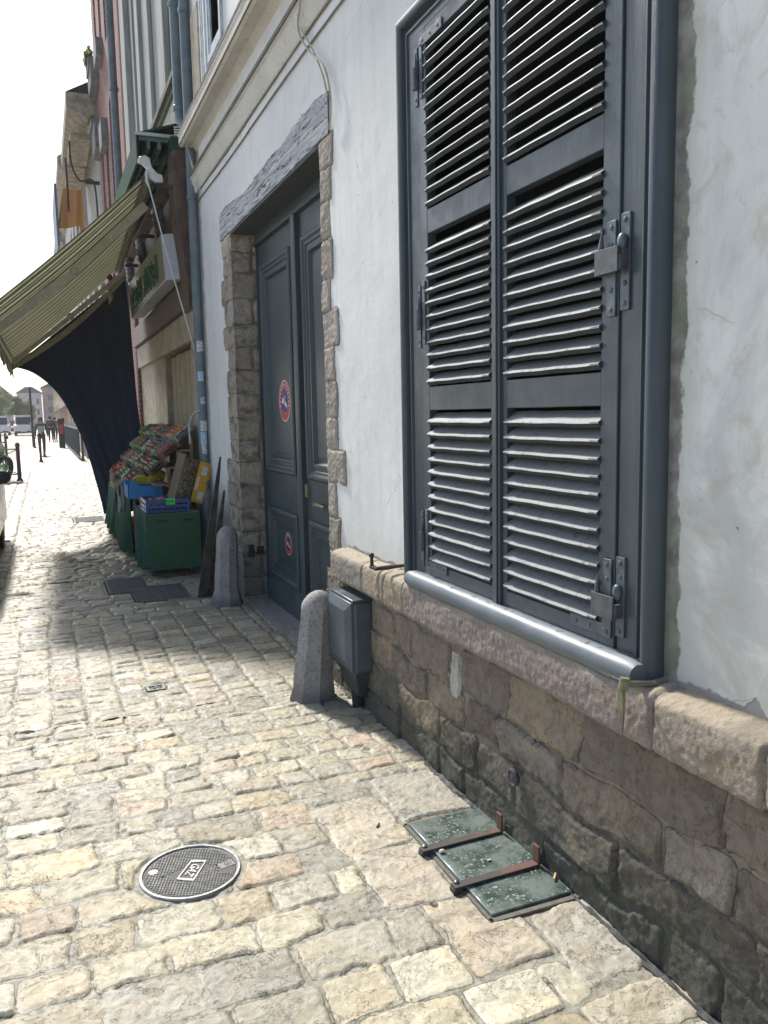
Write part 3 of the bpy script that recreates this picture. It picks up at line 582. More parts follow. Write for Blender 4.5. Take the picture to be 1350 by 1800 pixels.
m = MB(); m.tube([(.2, 5.13, .905), (.17, 5.13, .905)], [.016, .012], 12); m.tube([(.165, 5.16, .905), (.160, 5.13, .905), (.160, 5.06, .903), (.162, 4.98, .90)], [.014, .014, .010, .012], 12); m.ball((.160, 5.165, .905), .019, 12); m.build('door_handle', M_brass, dl[1])
MB().box(.178, .2, 5.40, 5.44, .93, 1.02).build('keyhole_plate', M_brass, dl[1], bevel=.002)
# stickers: red ring, white rim, dark blue centre, white tow-away mark
def disc(mb, y, z, x, rys, rzs, n=36, y2=None):
    vs = [(x, y+rys*math.cos(2*math.pi*i/n), z+rzs*math.sin(2*math.pi*i/n)) for i in range(n)]; mb.add(vs, [tuple(range(n))])
def ring(mb, y, z, x, r0, r1, n=40):
    vs = []; 
    for i in range(n): a = 2*math.pi*i/n; vs += [(x, y+r0*math.cos(a), z+r0*math.sin(a)), (x, y+r1*math.cos(a), z+r1*math.sin(a))]
    mb.add(vs, [(2*i, 2*i+1, (2*i+3) % (2*n), (2*i+2) % (2*n)) for i in range(n)])
M_wh = plain((.70, .68, .66), .5, .12, key='sticker white'); M_red = plain((.50, .045, .03), .5, .2, key='sticker red'); M_blu = plain((.03, .035, .20), .5, .2, key='sticker blue'); M_blk = plain((.02, .02, .022), .5, .2, key='sticker black')
def sticker(y, z, R, x0, par, second):
    m = MB(); m.mi = 0; disc(m, y, z, x0, R, R); m.mi = 1; ring(m, y, z, x0-.0008, R*.62, R*.94); m.mi = 2; disc(m, y, z, x0-.0011, R*.60, R*.60); m.mi = 1
    b = R*.07; c, s_ = math.cos(R_(45)), math.sin(R_(45))
    P = lambda u, v: (x0-.0016, y+u*c-v*s_, z+u*s_+v*c)
    m.add([P(-R*.64, -b), P(R*.64, -b), P(R*.64, b), P(-R*.64, b)], [(0, 1, 2, 3)])
    m.mi = 0; Q = lambda u, v: (x0-.0021, y-u*R, z+v*R)
    for poly in ([(-.48, -.12), (-.10, -.12), (-.10, .14), (-.30, .18), (-.40, .05), (-.48, .03)], [(-.02, -.2), (.42, -.34), (.46, -.22), (.28, -.1), (.14, -.02), (0, -.02)], [(-.05, .0), (.02, .0), (.18, .24), (.12, .28)]): m.add([Q(*p) for p in poly], [tuple(range(len(poly)))])
    for i in range(15):   # ring of small letters
        a = math.pi*(1.1-i/14*1.2); rr = R*.78; d = R*.045; pts_ = [(rr-d*1.6, -d), (rr+d*1.6, -d), (rr+d*1.6, d), (rr-d*1.6, d)]
        m.add([Q((p[0]*math.cos(a)-p[1]*math.sin(a))/R, (p[0]*math.sin(a)+p[1]*math.cos(a))/R) for p in pts_], [(0, 1, 2, 3)])
    o = m.build('parking_sticker', [M_wh, M_red, M_blu if not second else M_blk], par, smooth=0, fixn=False); return o
dl[0]['label'] = 'far leaf carrying two round no parking stickers'; dl[1]['label'] = 'near leaf with the brass lever handle'
sticker(5.965, 1.605, .155, .2+.0025, dl[0], False)['label'] = 'large red and blue round no parking sticker'
sticker(5.99, .520, .087, .2+.0025, dl[0], True)['label'] = 'small faded round sticker with dark centre'
MB().box(.03, .075, 6.585, 6.625, .34, .44).box(.10, .16, 6.60, 6.63, .355, .42).build('door_stop', M_blk, house, bevel=.004)
# cables on the facade
M_cab = plain((.20, .17, .14), .7, key='brown cable'); M_cab2 = plain((.42, .38, .30), .6, key='beige cable')
for z in (3.568, 3.489):
    r3 = random.Random(int(z*1000)); m = MB(); m.tube([(-.008, y, z+.006*math.sin(y*2.1+z)+.004*(r3.random()-.5)) for y in np.linspace(-3, 7.98, 80)], .0058, 6)
    tag(m.build('cable', M_cab), 'brown cable clipped along the plaster wall, %s of the two under the lower moulding' % ('upper' if z > 3.5 else 'lower'), 'cable', 'cables running along the facade')
def bez(P, n=8):
    out = []; P = [Vector(p) for p in P]
    for i in range(len(P)-1):
        a = P[max(i-1, 0)]; b = P[i]; c = P[i+1]; d = P[min(i+2, len(P)-1)]
        for k in range(n):
            t_ = k/n; out.append(.5*((2*b)+(c-a)*t_+(2*a-5*b+4*c-d)*t_*t_+(3*b-a-3*c+d)*t_**3))
    out.append(P[-1]); return out
m = MB(); m.tube(bez([(-.07, 4.38, 3.80), (-.07, 4.42, 3.69), (-.045, 4.56, 3.60), (-.04, 4.42, 3.44), (-.035, 4.17, 3.255), (-.03, 4.10, 3.07), (-.022, 4.16, 2.95)]), .0055, 6); m.tube(bez([(-.045, 4.54, 3.60), (-.035, 4.36, 3.42), (-.028, 4.22, 3.24), (-.022, 4.17, 3.12)]), .0045, 6)
tag(m.build('hanging_cable', M_cab2), 'thin beige cable looping down from the moulding to the door lintel corner', 'cable')
# ================================================================ UTILITY BOX, GUARD STONES
ub = thing('utility_box', 'dark grey utility box with chamfered cover on the plinth next to the guard stone', 'utility box', (-.1, 3.83, 0))
def rebase(tg):
    b = Matrix.Translation(-tg.location)
    def r(o):
        o.matrix_parent_inverse = b
    for c in tg.children: r(c)
M_ub = plain((.085, .107, .122), .38, .15, 8, .3, .0008, key='box plastic')
m = MB(); y0, y1, z0, z1 = 3.665, 4.005, .22, .585
m.box(-.135, -.03, y0, y1, z0, z1); m.build('case', M_ub, ub, bevel=.018, seg=3)
m = MB(); F = lambda a, b, h: (-.135-h, a, b); rectsweep(m, y0+.005, y1-.005, z0+.01, z1-.005, [(0, -.01), (0, .010), (.045, .030), (.05, .030)], F); m.build('cover', M_ub, ub, smooth=20, bevel=.002)
MB().box(-.14, -.02, y0-.002, y1+.002, z1-.002, z1+.010).build('lid_rim', M_ub, ub, bevel=.004)
m = MB(); m.v = []; yb0, yb1 = 3.70, 3.98
m.add([(-.125, yb0, .22), (-.03, yb0, .22), (-.03, yb1, .22), (-.125, yb1, .22), (-.09, yb0+.05, .075), (-.035, yb0+.05, .06), (-.035, yb1-.06, .06), (-.09, yb1-.06, .075)], [(3, 2, 1, 0), (4, 5, 6, 7), (0, 1, 5, 4), (1, 2, 6, 5), (2, 3, 7, 6), (3, 0, 4, 7)]); m.build('cable_shroud', plain((.055, .07, .078), .5, .2, 10, key='shroud'), ub, bevel=.012)
MB().tube([(-.06, 3.83, .1), (-.055, 3.83, -.02)], .035, 10).build('cable_duct', plain((.03, .03, .03), .7, key='duct'), ub)
MB().ball((-.152, y0+.03, z0+.035), .006, 8).build('screw', M_iron, ub)
rebase(ub)
def guard_stone(loc, top, r0, r1, h, lab, foot_, seed, stain):
    n = 8; g = thing('guard_stone', lab, 'guard stone', loc, 0, 'guard stones flanking the doorway')
    vs = []; L = []; NS = 64; hs = [0, .03, .08]+[.08+(h-.17)*i/22 for i in range(1, 23)]+[h-.07, h-.05, h-.03, h-.015, h-.004, h]
    for z in hs:
        f_ = z/h; r = r0+(r1-r0)*f_
        if foot_ and z < .13: r += (.035 if foot_ is True else .010*(z < .05))*(1-z/.13)
        dome = 1
        if z > h-.09: dome = math.sqrt(max(0, 1-((z-(h-.09))/.09)**2))
        row = []
        for k in range(NS):
            a = 2*math.pi*k/NS; q = (a % (2*math.pi/n))-math.pi/n; oc = math.cos(math.pi/n)/math.cos(q); oc = oc if z < h-.09 else .97
            rr = r*oc*max(dome, .02); nz = float(fbm(np.array([a*3.2+seed]), np.array([z*14]), seed, 3)[0]); rr *= 1+.035*nz
            row.append((rr*math.cos(a)+top[0]*f_, rr*math.sin(a)+top[1]*f_, z-.01))
        L.append(row)
    m = MB(); m.add([p for r in L for p in r], [(i*NS+k, i*NS+(k+1) % NS, (i+1)*NS+(k+1) % NS, (i+1)*NS+k) for i in range(len(L)-1) for k in range(NS)]+[tuple(range((len(L)-1)*NS, len(L)*NS))])
    t = NT('guard stone %d' % seed); n1 = t.noise(7, 5, .6); n2 = t.noise(55, 6, .8); n3 = t.noise(3, 4); X, Y, Z = t.xyz(); st = t.noise(3, 5, .6, t.scale((6, 6, .8)))
    cc = t.mix(t.ramp(n1, .3, .7), (.29, .272, .255), (.39, .365, .34)); cc = t.mix(t.ramp(n2, .48, .62, 0, .75), cc, (.12, .11, .10)); cc = t.mix(t.ramp(n2, .42, .3, 0, .4), cc, (.45, .42, .38))
    cc = t.mix(t.ramp(st, .5, .7, 0, .4), cc, (.25, .27, .29)); cc = t.mix(t.math('MULTIPLY', t.ramp(t.math('ADD', Z, t.math('MULTIPLY', n3, .12)), .17, .09), .8), cc, stain)
    m.build('stone', t.out(cc, .85, t.math('ADD', n2, n1), .004, 1), g, smooth=28); return g
guard_stone((-.235, 4.06, 0), (.052, 0, 0), .118, .085, .585, 'weathered octagonal stone guard post standing beside the grey utility box', 2, 3, (.15, .14, .13))
guard_stone((-.205, 6.43, 0), (.03, 0, 0), .105, .080, .645, 'pale grey octagonal stone guard post beside the leaning plank', True, 8, (.10, .10, .10))
# ================================================================ CELLAR LIGHT, COVERS
cw = thing('cellar_light', 'greenish glass pavement light held down by two rusty iron bars at the wall foot', 'pavement light', (-.18, 2.29, 0))
t = NT('dirty glass'); n1 = t.noise(9, 6, .7); n2 = t.noise(95, 3, .6); n3 = t.noise(18, 5, .7); X, Y, Z = t.xyz()
cc = t.mix(t.ramp(n1, .35, .65), (.045, .065, .055), (.17, .205, .185)); cc = t.mix(t.math('MULTIPLY', t.ramp(n2, .56, .64), t.ramp(n1, .58, .42)), cc, (.36, .43, .39)); cc = t.mix(t.ramp(n3, .62, .68, 0, .6), cc, (.10, .13, .09)); cc = t.mix(t.ramp(n3, .3, .25, 0, .7), cc, (.25, .15, .07))
ed_ = t.math('MAXIMUM', t.ramp(t.math('ABSOLUTE', t.math('ADD', X, .176)), .125, .15), 0); cc = t.mix(t.math('MULTIPLY', ed_, .6), cc, (.24, .29, .27)); M_gl = t.out(cc, t.ramp(n1, .3, .7, .08, .35), t.math('ADD', n1, t.math('MULTIPLY', n2, .4)), .002, .5, Coat_Weight=.6, Coat_Roughness=.06)
for a, b in ((1.992, 2.165), (2.172, 2.40), (2.407, 2.592)): MB().box(-.330, -.040, a, b, -.016, .006).build('glass_pane', M_gl, cw, bevel=.003)
MB().box(-.342, -.015, 1.97, 2.61, -.035, -.018).build('bed', plain((.10, .10, .08), .9, key='bed'), cw, smooth=0)
m = MB()
for a, b, e, f in ((-.345, -.331, 1.968, 2.612), (-.021, -.005, 1.968, 2.612), (-.345, -.005, 1.966, 1.990), (-.345, -.005, 2.594, 2.614)): m.box(a, b, e, f, -.03, -.002)
m.build('frame', plain((.16, .15, .12), .85, .3, 30, key='glass frame'), cw, bevel=.003)
t = NT('rust'); n1 = t.noise(14, 5, .65); n2 = t.noise(100, 3); X, Y, Z = t.xyz()
M_rust = t.out(t.mix(t.ramp(t.math('ADD', n1, t.math('MULTIPLY', X, 1.6)), .1, .35), (.06, .048, .042), (.13, .068, .045)), .75, n2, .0015, .8)
for y in (2.168, 2.405):
    m = MB(); Mx = Matrix.Translation((0, y, 0)) @ Matrix.Rotation(R_(1.5), 4, 'Z'); m.box(-.375, -.056, -.017, .017, .008, .016, Mx); m.box(-.064, -.056, -.017, .017, .016, .075, Mx); m.box(-.378, -.345, -.015, .015, -.012, .008, Mx)
    o = m.build('iron_bar', M_rust, cw, bevel=.002); MB().ball((-.356, y, .018), .009, 12, (1, 1, .6)).build('bolt', plain((.35, .36, .36), .3, metal=.8, key='bolt'), o)
rebase(cw)
# manhole cover
t = NT('cast iron'); n1 = t.noise(40, 4, .6); n2 = t.noise(200, 3)
M_ci = t.out(t.mix(t.ramp(n1, .35, .65), (.10, .10, .098), (.20, .20, .195)), .48, n2, .0008, .6, metal=.55)
M_cid = plain((.075, .075, .072), .7, .3, 60, key='iron recess'); M_cil = plain((.34, .34, .33), .42, .25, 60, metal=.5, key='worn iron')
mh = thing('manhole_cover', 'round cast iron gas cover with a studded face set in the cobbles', 'manhole cover', (-1.117, 2.62, -.0045))
MB().lathe([(.166, -.03), (.166, .003), (.163, .006), (.156, .006), (.153, .002), (.153, -.03)], (0, 0, 0), 72).build('rim', M_cil, mh)
MB().lathe([(.151, -.03), (.151, -.001), (.149, .001), (.0, .001)], (0, 0, 0), 72).build('plate', M_cid, mh)
m = MB(); ang = R_(-20); ca, sa = math.cos(ang), math.sin(ang); pit = .0098
def inrh(u, v): return abs(u)/.062+abs(v)/.042 < 1.0
for i in range(-16, 17):
    for j in range(-16, 17):
        u = i*pit; v = j*pit; x = u*ca-v*sa; y = u*sa+v*ca
        if math.hypot(x, y) > .142: continue
        if abs((x*.94+y*.34)) < .066 and abs(-x*.34+y*.94) < .034: continue
        if math.hypot(x+.09, y-.0) < .008 or math.hypot(x-.09, y) < .008 or math.hypot(x+.115, y-.045) < .018 or (abs(x-.112) < .026 and abs(y+.035) < .02): continue
        mt = Matrix.Translation((x, y, 0)) @ Matrix.Rotation(ang, 4, 'Z'); s_ = .0033
        m.add([mt @ Vector(p) for p in [(-s_, -s_, .001), (s_, -s_, .001), (s_, s_, .001), (-s_, s_, .001), (-s_*.7, -s_*.7, .0036), (s_*.7, -s_*.7, .0036), (s_*.7, s_*.7, .0036), (-s_*.7, s_*.7, .0036)]], [(4, 5, 6, 7), (0, 1, 5, 4), (1, 2, 6, 5), (2, 3, 7, 6), (3, 0, 4, 7)])
m.build('studs', M_ci, mh, smooth=0)
# raised GAZ lettering, read walking towards the camera
def text_mesh(txt, size, ext, M, name, mat, parent, sx=1.0, sp=1.0):
    cu = bpy.data.curves.new(name, 'FONT'); cu.body = txt; cu.size = size; cu.extrude = ext; cu.align_x = 'CENTER'; cu.align_y = 'CENTER'; cu.space_character = sp; cu.offset = size*.012
    to = bpy.data.objects.new('tmp', cu); C.objects.link(to); bpy.context.view_layer.update()
    me = bpy.data.meshes.new_from_object(to); bpy.data.objects.remove(to); me.transform(Matrix.Diagonal((sx, 1, 1, 1))); me.transform(M); me.materials.clear(); me.materials.append(mat)
    o = bpy.data.objects.new(name, me); C.objects.link(o); 
    if parent: o.parent = parent
    return o
def on_cover(x, y): return (x+1.117, y-2.62)
par = [on_cover(*p) for p in ((-1.106, 2.690), (-1.057, 2.667), (-1.120, 2.560), (-1.171, 2.592))]
par = [(a*1.0+.003, b-.004) for a, b in par]; m = MB(); k = .82; ctr = (sum(p[0] for p in par)/4, sum(p[1] for p in par)/4)
inn = [(ctr[0]+(p[0]-ctr[0])*k, ctr[1]+(p[1]-ctr[1])*k) for p in par]
vs = [(a, b, .0042) for a, b in par]+[(a, b, .0042) for a, b in inn]+[(a, b, .001) for a, b in par]+[(a, b, .001) for a, b in inn]
m.add(vs, [(i, (i+1) % 4, (i+1) % 4+4, i+4) for i in range(4)]+[(i, (i+1) % 4, (i+1) % 4+8, i+8) for i in range(4)]+[(i+4, (i+1) % 4+4, (i+1) % 4+12, i+12) for i in range(4)])
m.build('emblem_frame', M_cil, mh, smooth=0, bevel=.0006)
dv = Vector((par[3][0]-par[0][0], par[3][1]-par[0][1], 0)); an = math.atan2(dv.y, dv.x)
text_mesh('GAZ', .043, .0016, Matrix.Translation((ctr[0], ctr[1], .0022)) @ Matrix.Rotation(an, 4, 'Z') @ Matrix(((1, .35, 0, 0), (0, 1, 0, 0), (0, 0, 1, 0), (0, 0, 0, 1))), 'lettering', M_cil, mh, .82, .95)
for s_ in (-.09, .09): MB().lathe([(.0065, -.01), (.0065, .0012), (.0, .0012)], (s_, 0, 0), 16).build('lifting_hole', dark, mh)
MB().lathe([(.016, .001), (.015, .0028), (.0, .0028)], (-.115, .045, 0), 20).build('worn_boss', M_cil, mh); m = MB(); m.box(.088, .138, -.052, -.018, .001, .0025, Matrix.Rotation(R_(14), 4, 'Z'))
for i in range(5): m.box(.092+i*.009, .096+i*.009, -.045, -.026, .0025, .0036, Matrix.Rotation(R_(14), 4, 'Z'))
m.build('foundry_mark', M_ci, mh, smooth=0)
def grate(x0, x1, y0, y1, lab, frames=2, z=.002):
    g = thing('iron_cover', lab, 'iron cover', ((x0+x1)/2, (y0+y1)/2, 0), 0, 'iron covers set in the pavement')
    m = MB(); m.box(x0, x1, y0, y1, -.025, z-.006); m.build('plate', plain((.13, .13, .125), .6, .3, 40, key='tread plate'), g, smooth=0)
    m = MB(); e = .014
    for a, b, c, d in ((x0, x0+e, y0, y1), (x1-e, x1, y0, y1), (x0+e, x1-e, y0, y0+e), (x0+e, x1-e, y1-e, y1)): m.box(a, b, c, d, -.02, z+.001)
    m.build('rim', M_ci, g, smooth=0); m = MB(); s = .028; n = 0; y = y0+e+.015
    while y < y1-e-.01:
        x = x0+e+.014+(n % 2)*s/2
        while x < x1-e-.008:
            mt = Matrix.Translation((x, y, z-.006)) @ Matrix.Rotation(R_(45 if n % 2 else -45), 4, 'Z'); m.box(-.011, .011, -.0035, .0035, 0, .005, mt); x += s
        y += s*.62; n += 1
    m.build('tread_studs', plain((.24, .24, .235), .45, .3, 40, metal=.3, key='tread studs'), g, smooth=0); rebase(g); return g
grate(-1.04, -.70, 7.275, 7.935, 'dark rectangular tread cover in the cobbles, its corner under the green produce cart')
grate(-.86, -.42, 6.825, 7.455, 'dark rectangular tread cover nearest the stone guard post and leaning plank')
grate(-1.14, -.70, 12.65, 13.3, 'distant tread cover in the sunlit cobbles beside the hanging dark cloth')
grate(-1.035, -.935, 4.555, 4.645, 'tiny rectangular iron cover the size of one cobble', z=-.005)
# small litter
def tiny(name, lab, cat, fn, mat, grp=None): m = MB(); fn(m); tag(m.build(name, mat, smooth=40), lab, cat, grp)
M_butt = plain((.55, .38, .18), .8, key='filter'); M_peb = plain((.62, .56, .46), .8, key='pebble')
tiny('cigarette_butt', 'tan cigarette butt on the glass edge at the wall foot', 'cigarette butt', lambda m: m.tube([(-.062, 2.06, .013), (-.040, 2.085, .013)], .0045, 8), M_butt)
tiny('cigarette_butt', 'brown cigarette butt on the cream slab left of the glass', 'cigarette butt', lambda m: m.tube([(-.445, 2.62, .004), (-.43, 2.64, .004)], .0045, 8), plain((.28, .14, .07), .8, key='brown butt'))
tiny('pebble', 'cream pebble on the middle glass pane under the far iron bar', 'pebble', lambda m: m.ball((-.312, 2.36, .013), .009, 8, (1.3, 1, .7)), M_peb)
tiny('pebble', 'small flat pebble in the middle of the central glass pane', 'pebble', lambda m: m.ball((-.19, 2.25, .010), .006, 8, (1.5, .8, .5)), M_peb)
# ================================================================ DOWNPIPES
M_pipe = plain((.155, .195, .215), .42, .15, 5, .5, .001, c2=(.11, .14, .155), key='pipe paint')
dp = thing('downpipe', 'grey downpipe with stickers at the corner of the plaster house beside the produce carts', 'downpipe', (-.035, 8.05, 0))
m = MB(); m.tube([(-.035, 8.05, 0), (-.035, 8.05, 9.3)], .052, 20); m.build('pipe', M_pipe, dp)
for z, r in ((.74, .068), (.86, .064), (3.55, .058), (1.78, .057), (5.2, .06), (.12, .06)):
    m = MB(); m.lathe([(.05, z-.03), (r, z-.025), (r, z+.015), (.052, z+.03)], (-.035, 8.05, 0), 20); m.build('collar', M_pipe, dp)
M_st = [plain((.55, .60, .62), .5, .4, 40, key='sticker a', c2=(.2, .3, .4)), plain((.22, .42, .60), .5, .5, 50, c2=(.6, .65, .7), key='sticker b'), plain((.7, .72, .7), .5, .4, 60, key='sticker c', c2=(.3, .3, .3))]
for i, (z0, z1, a0, a1, mi) in enumerate(((2.12, 2.22, -2.3, -1.1, 2), (1.84, 1.93, -2.4, -1.3, 1), (1.62, 1.69, -2.1, -1.2, 0), (1.36, 1.46, -2.3, -1.0, 2), (1.24, 1.35, -2.4, -1.2, 1), (1.14, 1.24, -2.2, -1.3, 2), (.88, 1.02, -2.5, -1.0, 0))):
    m = MB(); m.grid(lambda u, v: (-.035+.0535*math.cos(a0+(a1-a0)*u), 8.05+.0535*math.sin(a0+(a1-a0)*u), z0+(z1-z0)*v), 8, 1); m.build('sticker', M_st[mi], dp, smooth=60, fixn=False)
MB().tube(bez([(-.06, 8.0, 1.56), (-.11, 8.05, 1.54), (-.155, 8.12, 1.44), (-.155, 8.14, 1.24)]), .011, 8).build('bracket_rod', plain((.5, .52, .5), .4, metal=.4, key='rod'), dp)
rebase(dp)
dp2 = thing('downpipe', 'shorter grey downpipe ending in a bend tied with pale cord above the green hood', 'downpipe', (-.09, 8.32, 4.2))
MB().tube([(-.085, 8.30, 9), (-.085, 8.30, 4.42), (-.085, 8.27, 4.30), (-.06, 8.18, 4.22)], .047, 16).build('pipe', M_pipe, dp2)
for z in (5.35, 4.42): MB().lathe([(.046, z-.03), (.058, z-.02), (.058, z+.02), (.046, z+.03)], (-.085, 8.30, 0), 16).build('collar', M_pipe, dp2)
m = MB()
for i in range(4): m.tube(bez([(-.16, 8.16, 4.20-.02*i), (-.10, 8.0, 4.16-.03*i), (-.05, 7.95, 4.12-.02*i), (-.02, 8.1, 4.20)]), .007, 6)
m.tube(bez([(-.1, 7.97, 4.12), (-.07, 7.90, 3.85), (-.02, 7.85, 3.55)]), .006, 6); m.tube(bez([(-.12, 7.99, 4.12), (-.08, 7.9, 3.9), (-.01, 7.78, 3.52)]), .006, 6)
m.build('cord', plain((.5, .5, .45), .7, key='cord'), dp2); rebase(dp2)
# ================================================================ SHOP HOUSE
shop = thing('shop_house', 'grey rendered house with a greengrocer shopfront and a green hood over it', 'shop', (0, 10.7, 0))
t = NT('streaked render'); n1 = t.noise(2, 5, .65, t.scale((8, 8, .5))); n2 = t.noise(3, 5, .65); n3 = t.noise(1.2, 3)
cc = t.mix(t.ramp(n1, .35, .68), (.25, .265, .25), (.39, .405, .375)); cc = t.mix(t.ramp(n2, .55, .75, 0, .7), cc, (.22, .24, .19)); cc = t.mix(t.ramp(n3, .55, .7, 0, .4), cc, (.36, .39, .28))
M_rend = t.out(cc, .9, n1, .01, .8)
M_beige = plain((.40, .345, .26), .75, .25, 6, .5, .003, c2=(.28, .24, .18), key='beige stone front'); M_bwn = plain((.115, .075, .05), .6, .4, 7, .6, .002, c2=(.06, .035, .03), key='brown wood')
M_green = plain((.020, .06, .038), .85, .3, 8, .4, .001, c2=(.018, .055, .035), key='green metal', spec=.1)
m = MB(); m.box(0, .5, 8.09, 13.45, 4.3, 10.5); m.build('wall', M_rend, shop, smooth=0)
m = MB()
for a, b, x in ((9.15, 9.55, -.07), (9.62, 9.72, -.04), (10.4, 10.9, -.05), (11.0, 11.3, -.09), (11.9, 12.0, -.05), (12.6, 13.1, -.08)): m.box(x, 0, a, b, 4.86, 10.5)
m.build('pilaster', M_rend, shop, bevel=.01)
m = MB(); m.box(-.10, 0, 8.42, 13.3, 4.80, 4.86); m.box(-.06, 0, 8.42, 13.3, 4.74, 4.80); m.build('string_course', plain((.13, .13, .10), .9, .5, 30, 1, .006, key='mossy ledge'), shop)
MB().box(-.03, 0, 8.42, 13.3, 4.3, 4.745).build('frieze', plain((.55, .50, .42), .85, key='frieze'), shop)
w2 = MB(); w2.box(-.03, .01, 13.05, 13.40, 5.9, 8.8); w2.build('window', plain((.12, .11, .09), .4, key='old window'), shop)
# shopfront
m = MB(); m.box(0, .3, 8.10, 13.45, 2.28, 4.3); m.box(0, .3, 8.10, 8.78, 0, 2.28); m.box(0, .3, 10.72, 13.45, 0, 2.28); m.box(.14, .3, 8.78, 10.72, 0, 2.28); m.build('shopfront', M_beige, shop, bevel=.006)
m = MB(); m.box(.05, .06, 8.78, 10.50, .3, 2.22); 
for i in range(5): m.box(.042, .051, 8.8+i*.34, 9.11+i*.34, .3, 2.22)
m.build('door_panel', plain((.34, .29, .20), .7, .25, key='beige panel'), shop, bevel=.004)
MB().box(-.06, 0, 8.12, 13.3, 2.26, 2.56).box(-.012, 0, 10.3, 10.31, 2.2, 2.6).build('lintel_beam', M_beige, shop, bevel=.01)
MB().box(-.11, .0, 8.14, 13.3, 2.57, 2.84).build('fascia', M_bwn, shop, bevel=.006)
m = MB(); m.prism([(.0, 2.5), (-.10, 2.55), (-.13, 3.0), (-.19, 3.5), (-.19, 4.02), (0, 4.02)], 1, 8.16, 8.50)
m.v = [(x, y, z) for (x, y, z) in m.v]; m.build('corner_post', M_bwn, shop, bevel=.006)
MB().box(-.20, 0, 8.155, 8.52, 4.0, 4.12).build('corner_capital', M_green, shop, bevel=.004)
M_mir = plain((.75, .76, .78), .12, .05, 4, .1, metal=1, key='mirror glass')
for a, b in ((8.9, 9.6), (9.68, 10.45), (10.55, 11.4), (11.5, 12.4), (12.5, 13.3)): MB().box(-.012, 0, a, b, 3.72, 4.1).build('transom_pane', M_mir, shop, smooth=0)
m = MB()
for y in (8.85, 9.64, 10.50, 11.45, 12.45): m.box(-.05, -.012, y-.03, y+.03, 3.3, 4.12)
m.box(-.16, -.012, 8.55, 13.3, 3.93, 3.955); m.box(-.14, -.012, 8.5, 13.3, 3.30, 3.72); m.build('transom_frame', M_bwn, shop, bevel=.003)
for y in (9.25, 10.9, 12.4):  # brown ribbed rolls of the awning gear, not light fittings
    m = MB(); pr_ = [(.07, 0), (.085, .04), (.07, .08), (.085, .12), (.07, .16), (.085, .2), (.07, .24), (.085, .28), (.07, .32), (.085, .36), (.07, .4)]; m.lathe(pr_, (0, 0, 0), 14, Matrix.Rotation(R_(-38), 3, 'X')); m.v = [(x-.16, yy+y, z+3.45) for x, yy, z in m.v]; m.build('ribbed_roll', plain((.16, .125, .10), .25, .3, 30, c2=(.07, .05, .05), key='ribbed roll'), shop)
# hood
m = MB(); m.prism([(-.50, 4.14), (-.49, 4.16), (.0, 4.32), (.0, 4.30), (-.485, 4.14), (-.48, 3.90), (-.50, 3.90)], 1, 8.28, 13.2); m.build('hood', M_green, shop, smooth=0)
m = MB(); m.box(-.47, 0, 8.30, 8.32, 4.10, 4.15); 
for i in range(9): m.box(-.47, -.02, 8.9+i*.5, 8.93+i*.5, 4.07, 4.13)
for x in (-.40, -.30, -.2, -.11): m.box(x, x+.03, 8.3, 13.2, 4.03, 4.10)
m.build('hood_batten', plain((.03, .10, .065), .45, .4, 15, c2=(.09, .14, .11), key='pale green'), shop, smooth=0)
MB().box(-.505, 0, 8.268, 8.281, 4.135, 4.165).build('hood_flashing', plain((.42, .45, .44), .4, metal=.3, key='flashing'), shop)
# sign box
t = NT('sign face'); X, Y, Z = t.xyz(); n1 = t.noise(3, 4); wv = t.n('TexWave'); t.L(t.scale((0, 1, 2.6)), wv.inputs['Vector']); wv.inputs['Scale'].default_value = 1.8; wv.inputs['Distortion'].default_value = 7; wv.inputs['Detail'].default_value = 2; wv.inputs['Detail Scale'].default_value = 1.5
M_sf = t.out(t.mix(t.ramp(wv.outputs[1], .35, .65), (.24, .22, .15), (.15, .135, .09)), .35, n1, .002)
sg = MB(); sg.mi = 0; P8 = [(-.285, 3.28), (-.148, 3.30), (-.10, 2.86), (-.26, 2.84)]
sg.prism([(-.284, 3.29), (-.15, 3.31), (-.10, 2.87), (-.258, 2.85)], 1, 8.5, 11.9); so_ = sg.build('shop_sign', plain((.52, .55, .60), .5, .1, key='sign side'), shop, bevel=.004)
fx = lambda z: -.286+(3.29-z)*(.026/.44)
MB().add([(fx(2.86)-.001, 8.53, 2.865), (fx(2.86)-.001, 11.87, 2.865), (fx(3.28)-.001, 11.87, 3.275), (fx(3.28)-.001, 8.53, 3.275)], [(0, 1, 2, 3)]).build('sign_face', M_sf, so_, smooth=0, fixn=False)
M_gl2 = plain((.015, .10, .05), .4, .2, key='green letters'); m = MB(); rs = random.Random(9)
# green cursive lettering: tall strokes, bowls and dots
def stroke(pts, r=.017): m.tube([(fx(z)-.006, y, z) for y, z in bez([(a, b, 0) for a, b in pts], 5) for z in [z]] if False else [(fx(p.y)-.006, p.x, p.y) for p in bez([(a, b, 0) for a, b in pts], 5)], r, 6)
y = 8.95
for k in range(9):
    m = MB(); h_ = 3.0+.16*(k % 3 != 1)+.03*rs.random()
    stroke([(y, h_), (y+.02, 2.98), (y+.10, 2.93), (y+.18, 2.97), (y+.20, h_-.06)]); 
    if k % 2: stroke([(y+.1, 3.02), (y+.16, 3.07), (y+.12, 3.13), (y+.05, 3.08)], .014)
    m.box(fx(3.15)-.012, fx(3.15)-.004, y+.10, y+.13, 3.15, 3.18); y += .29; m.build('letter', M_gl2, so_)
rebase(shop)
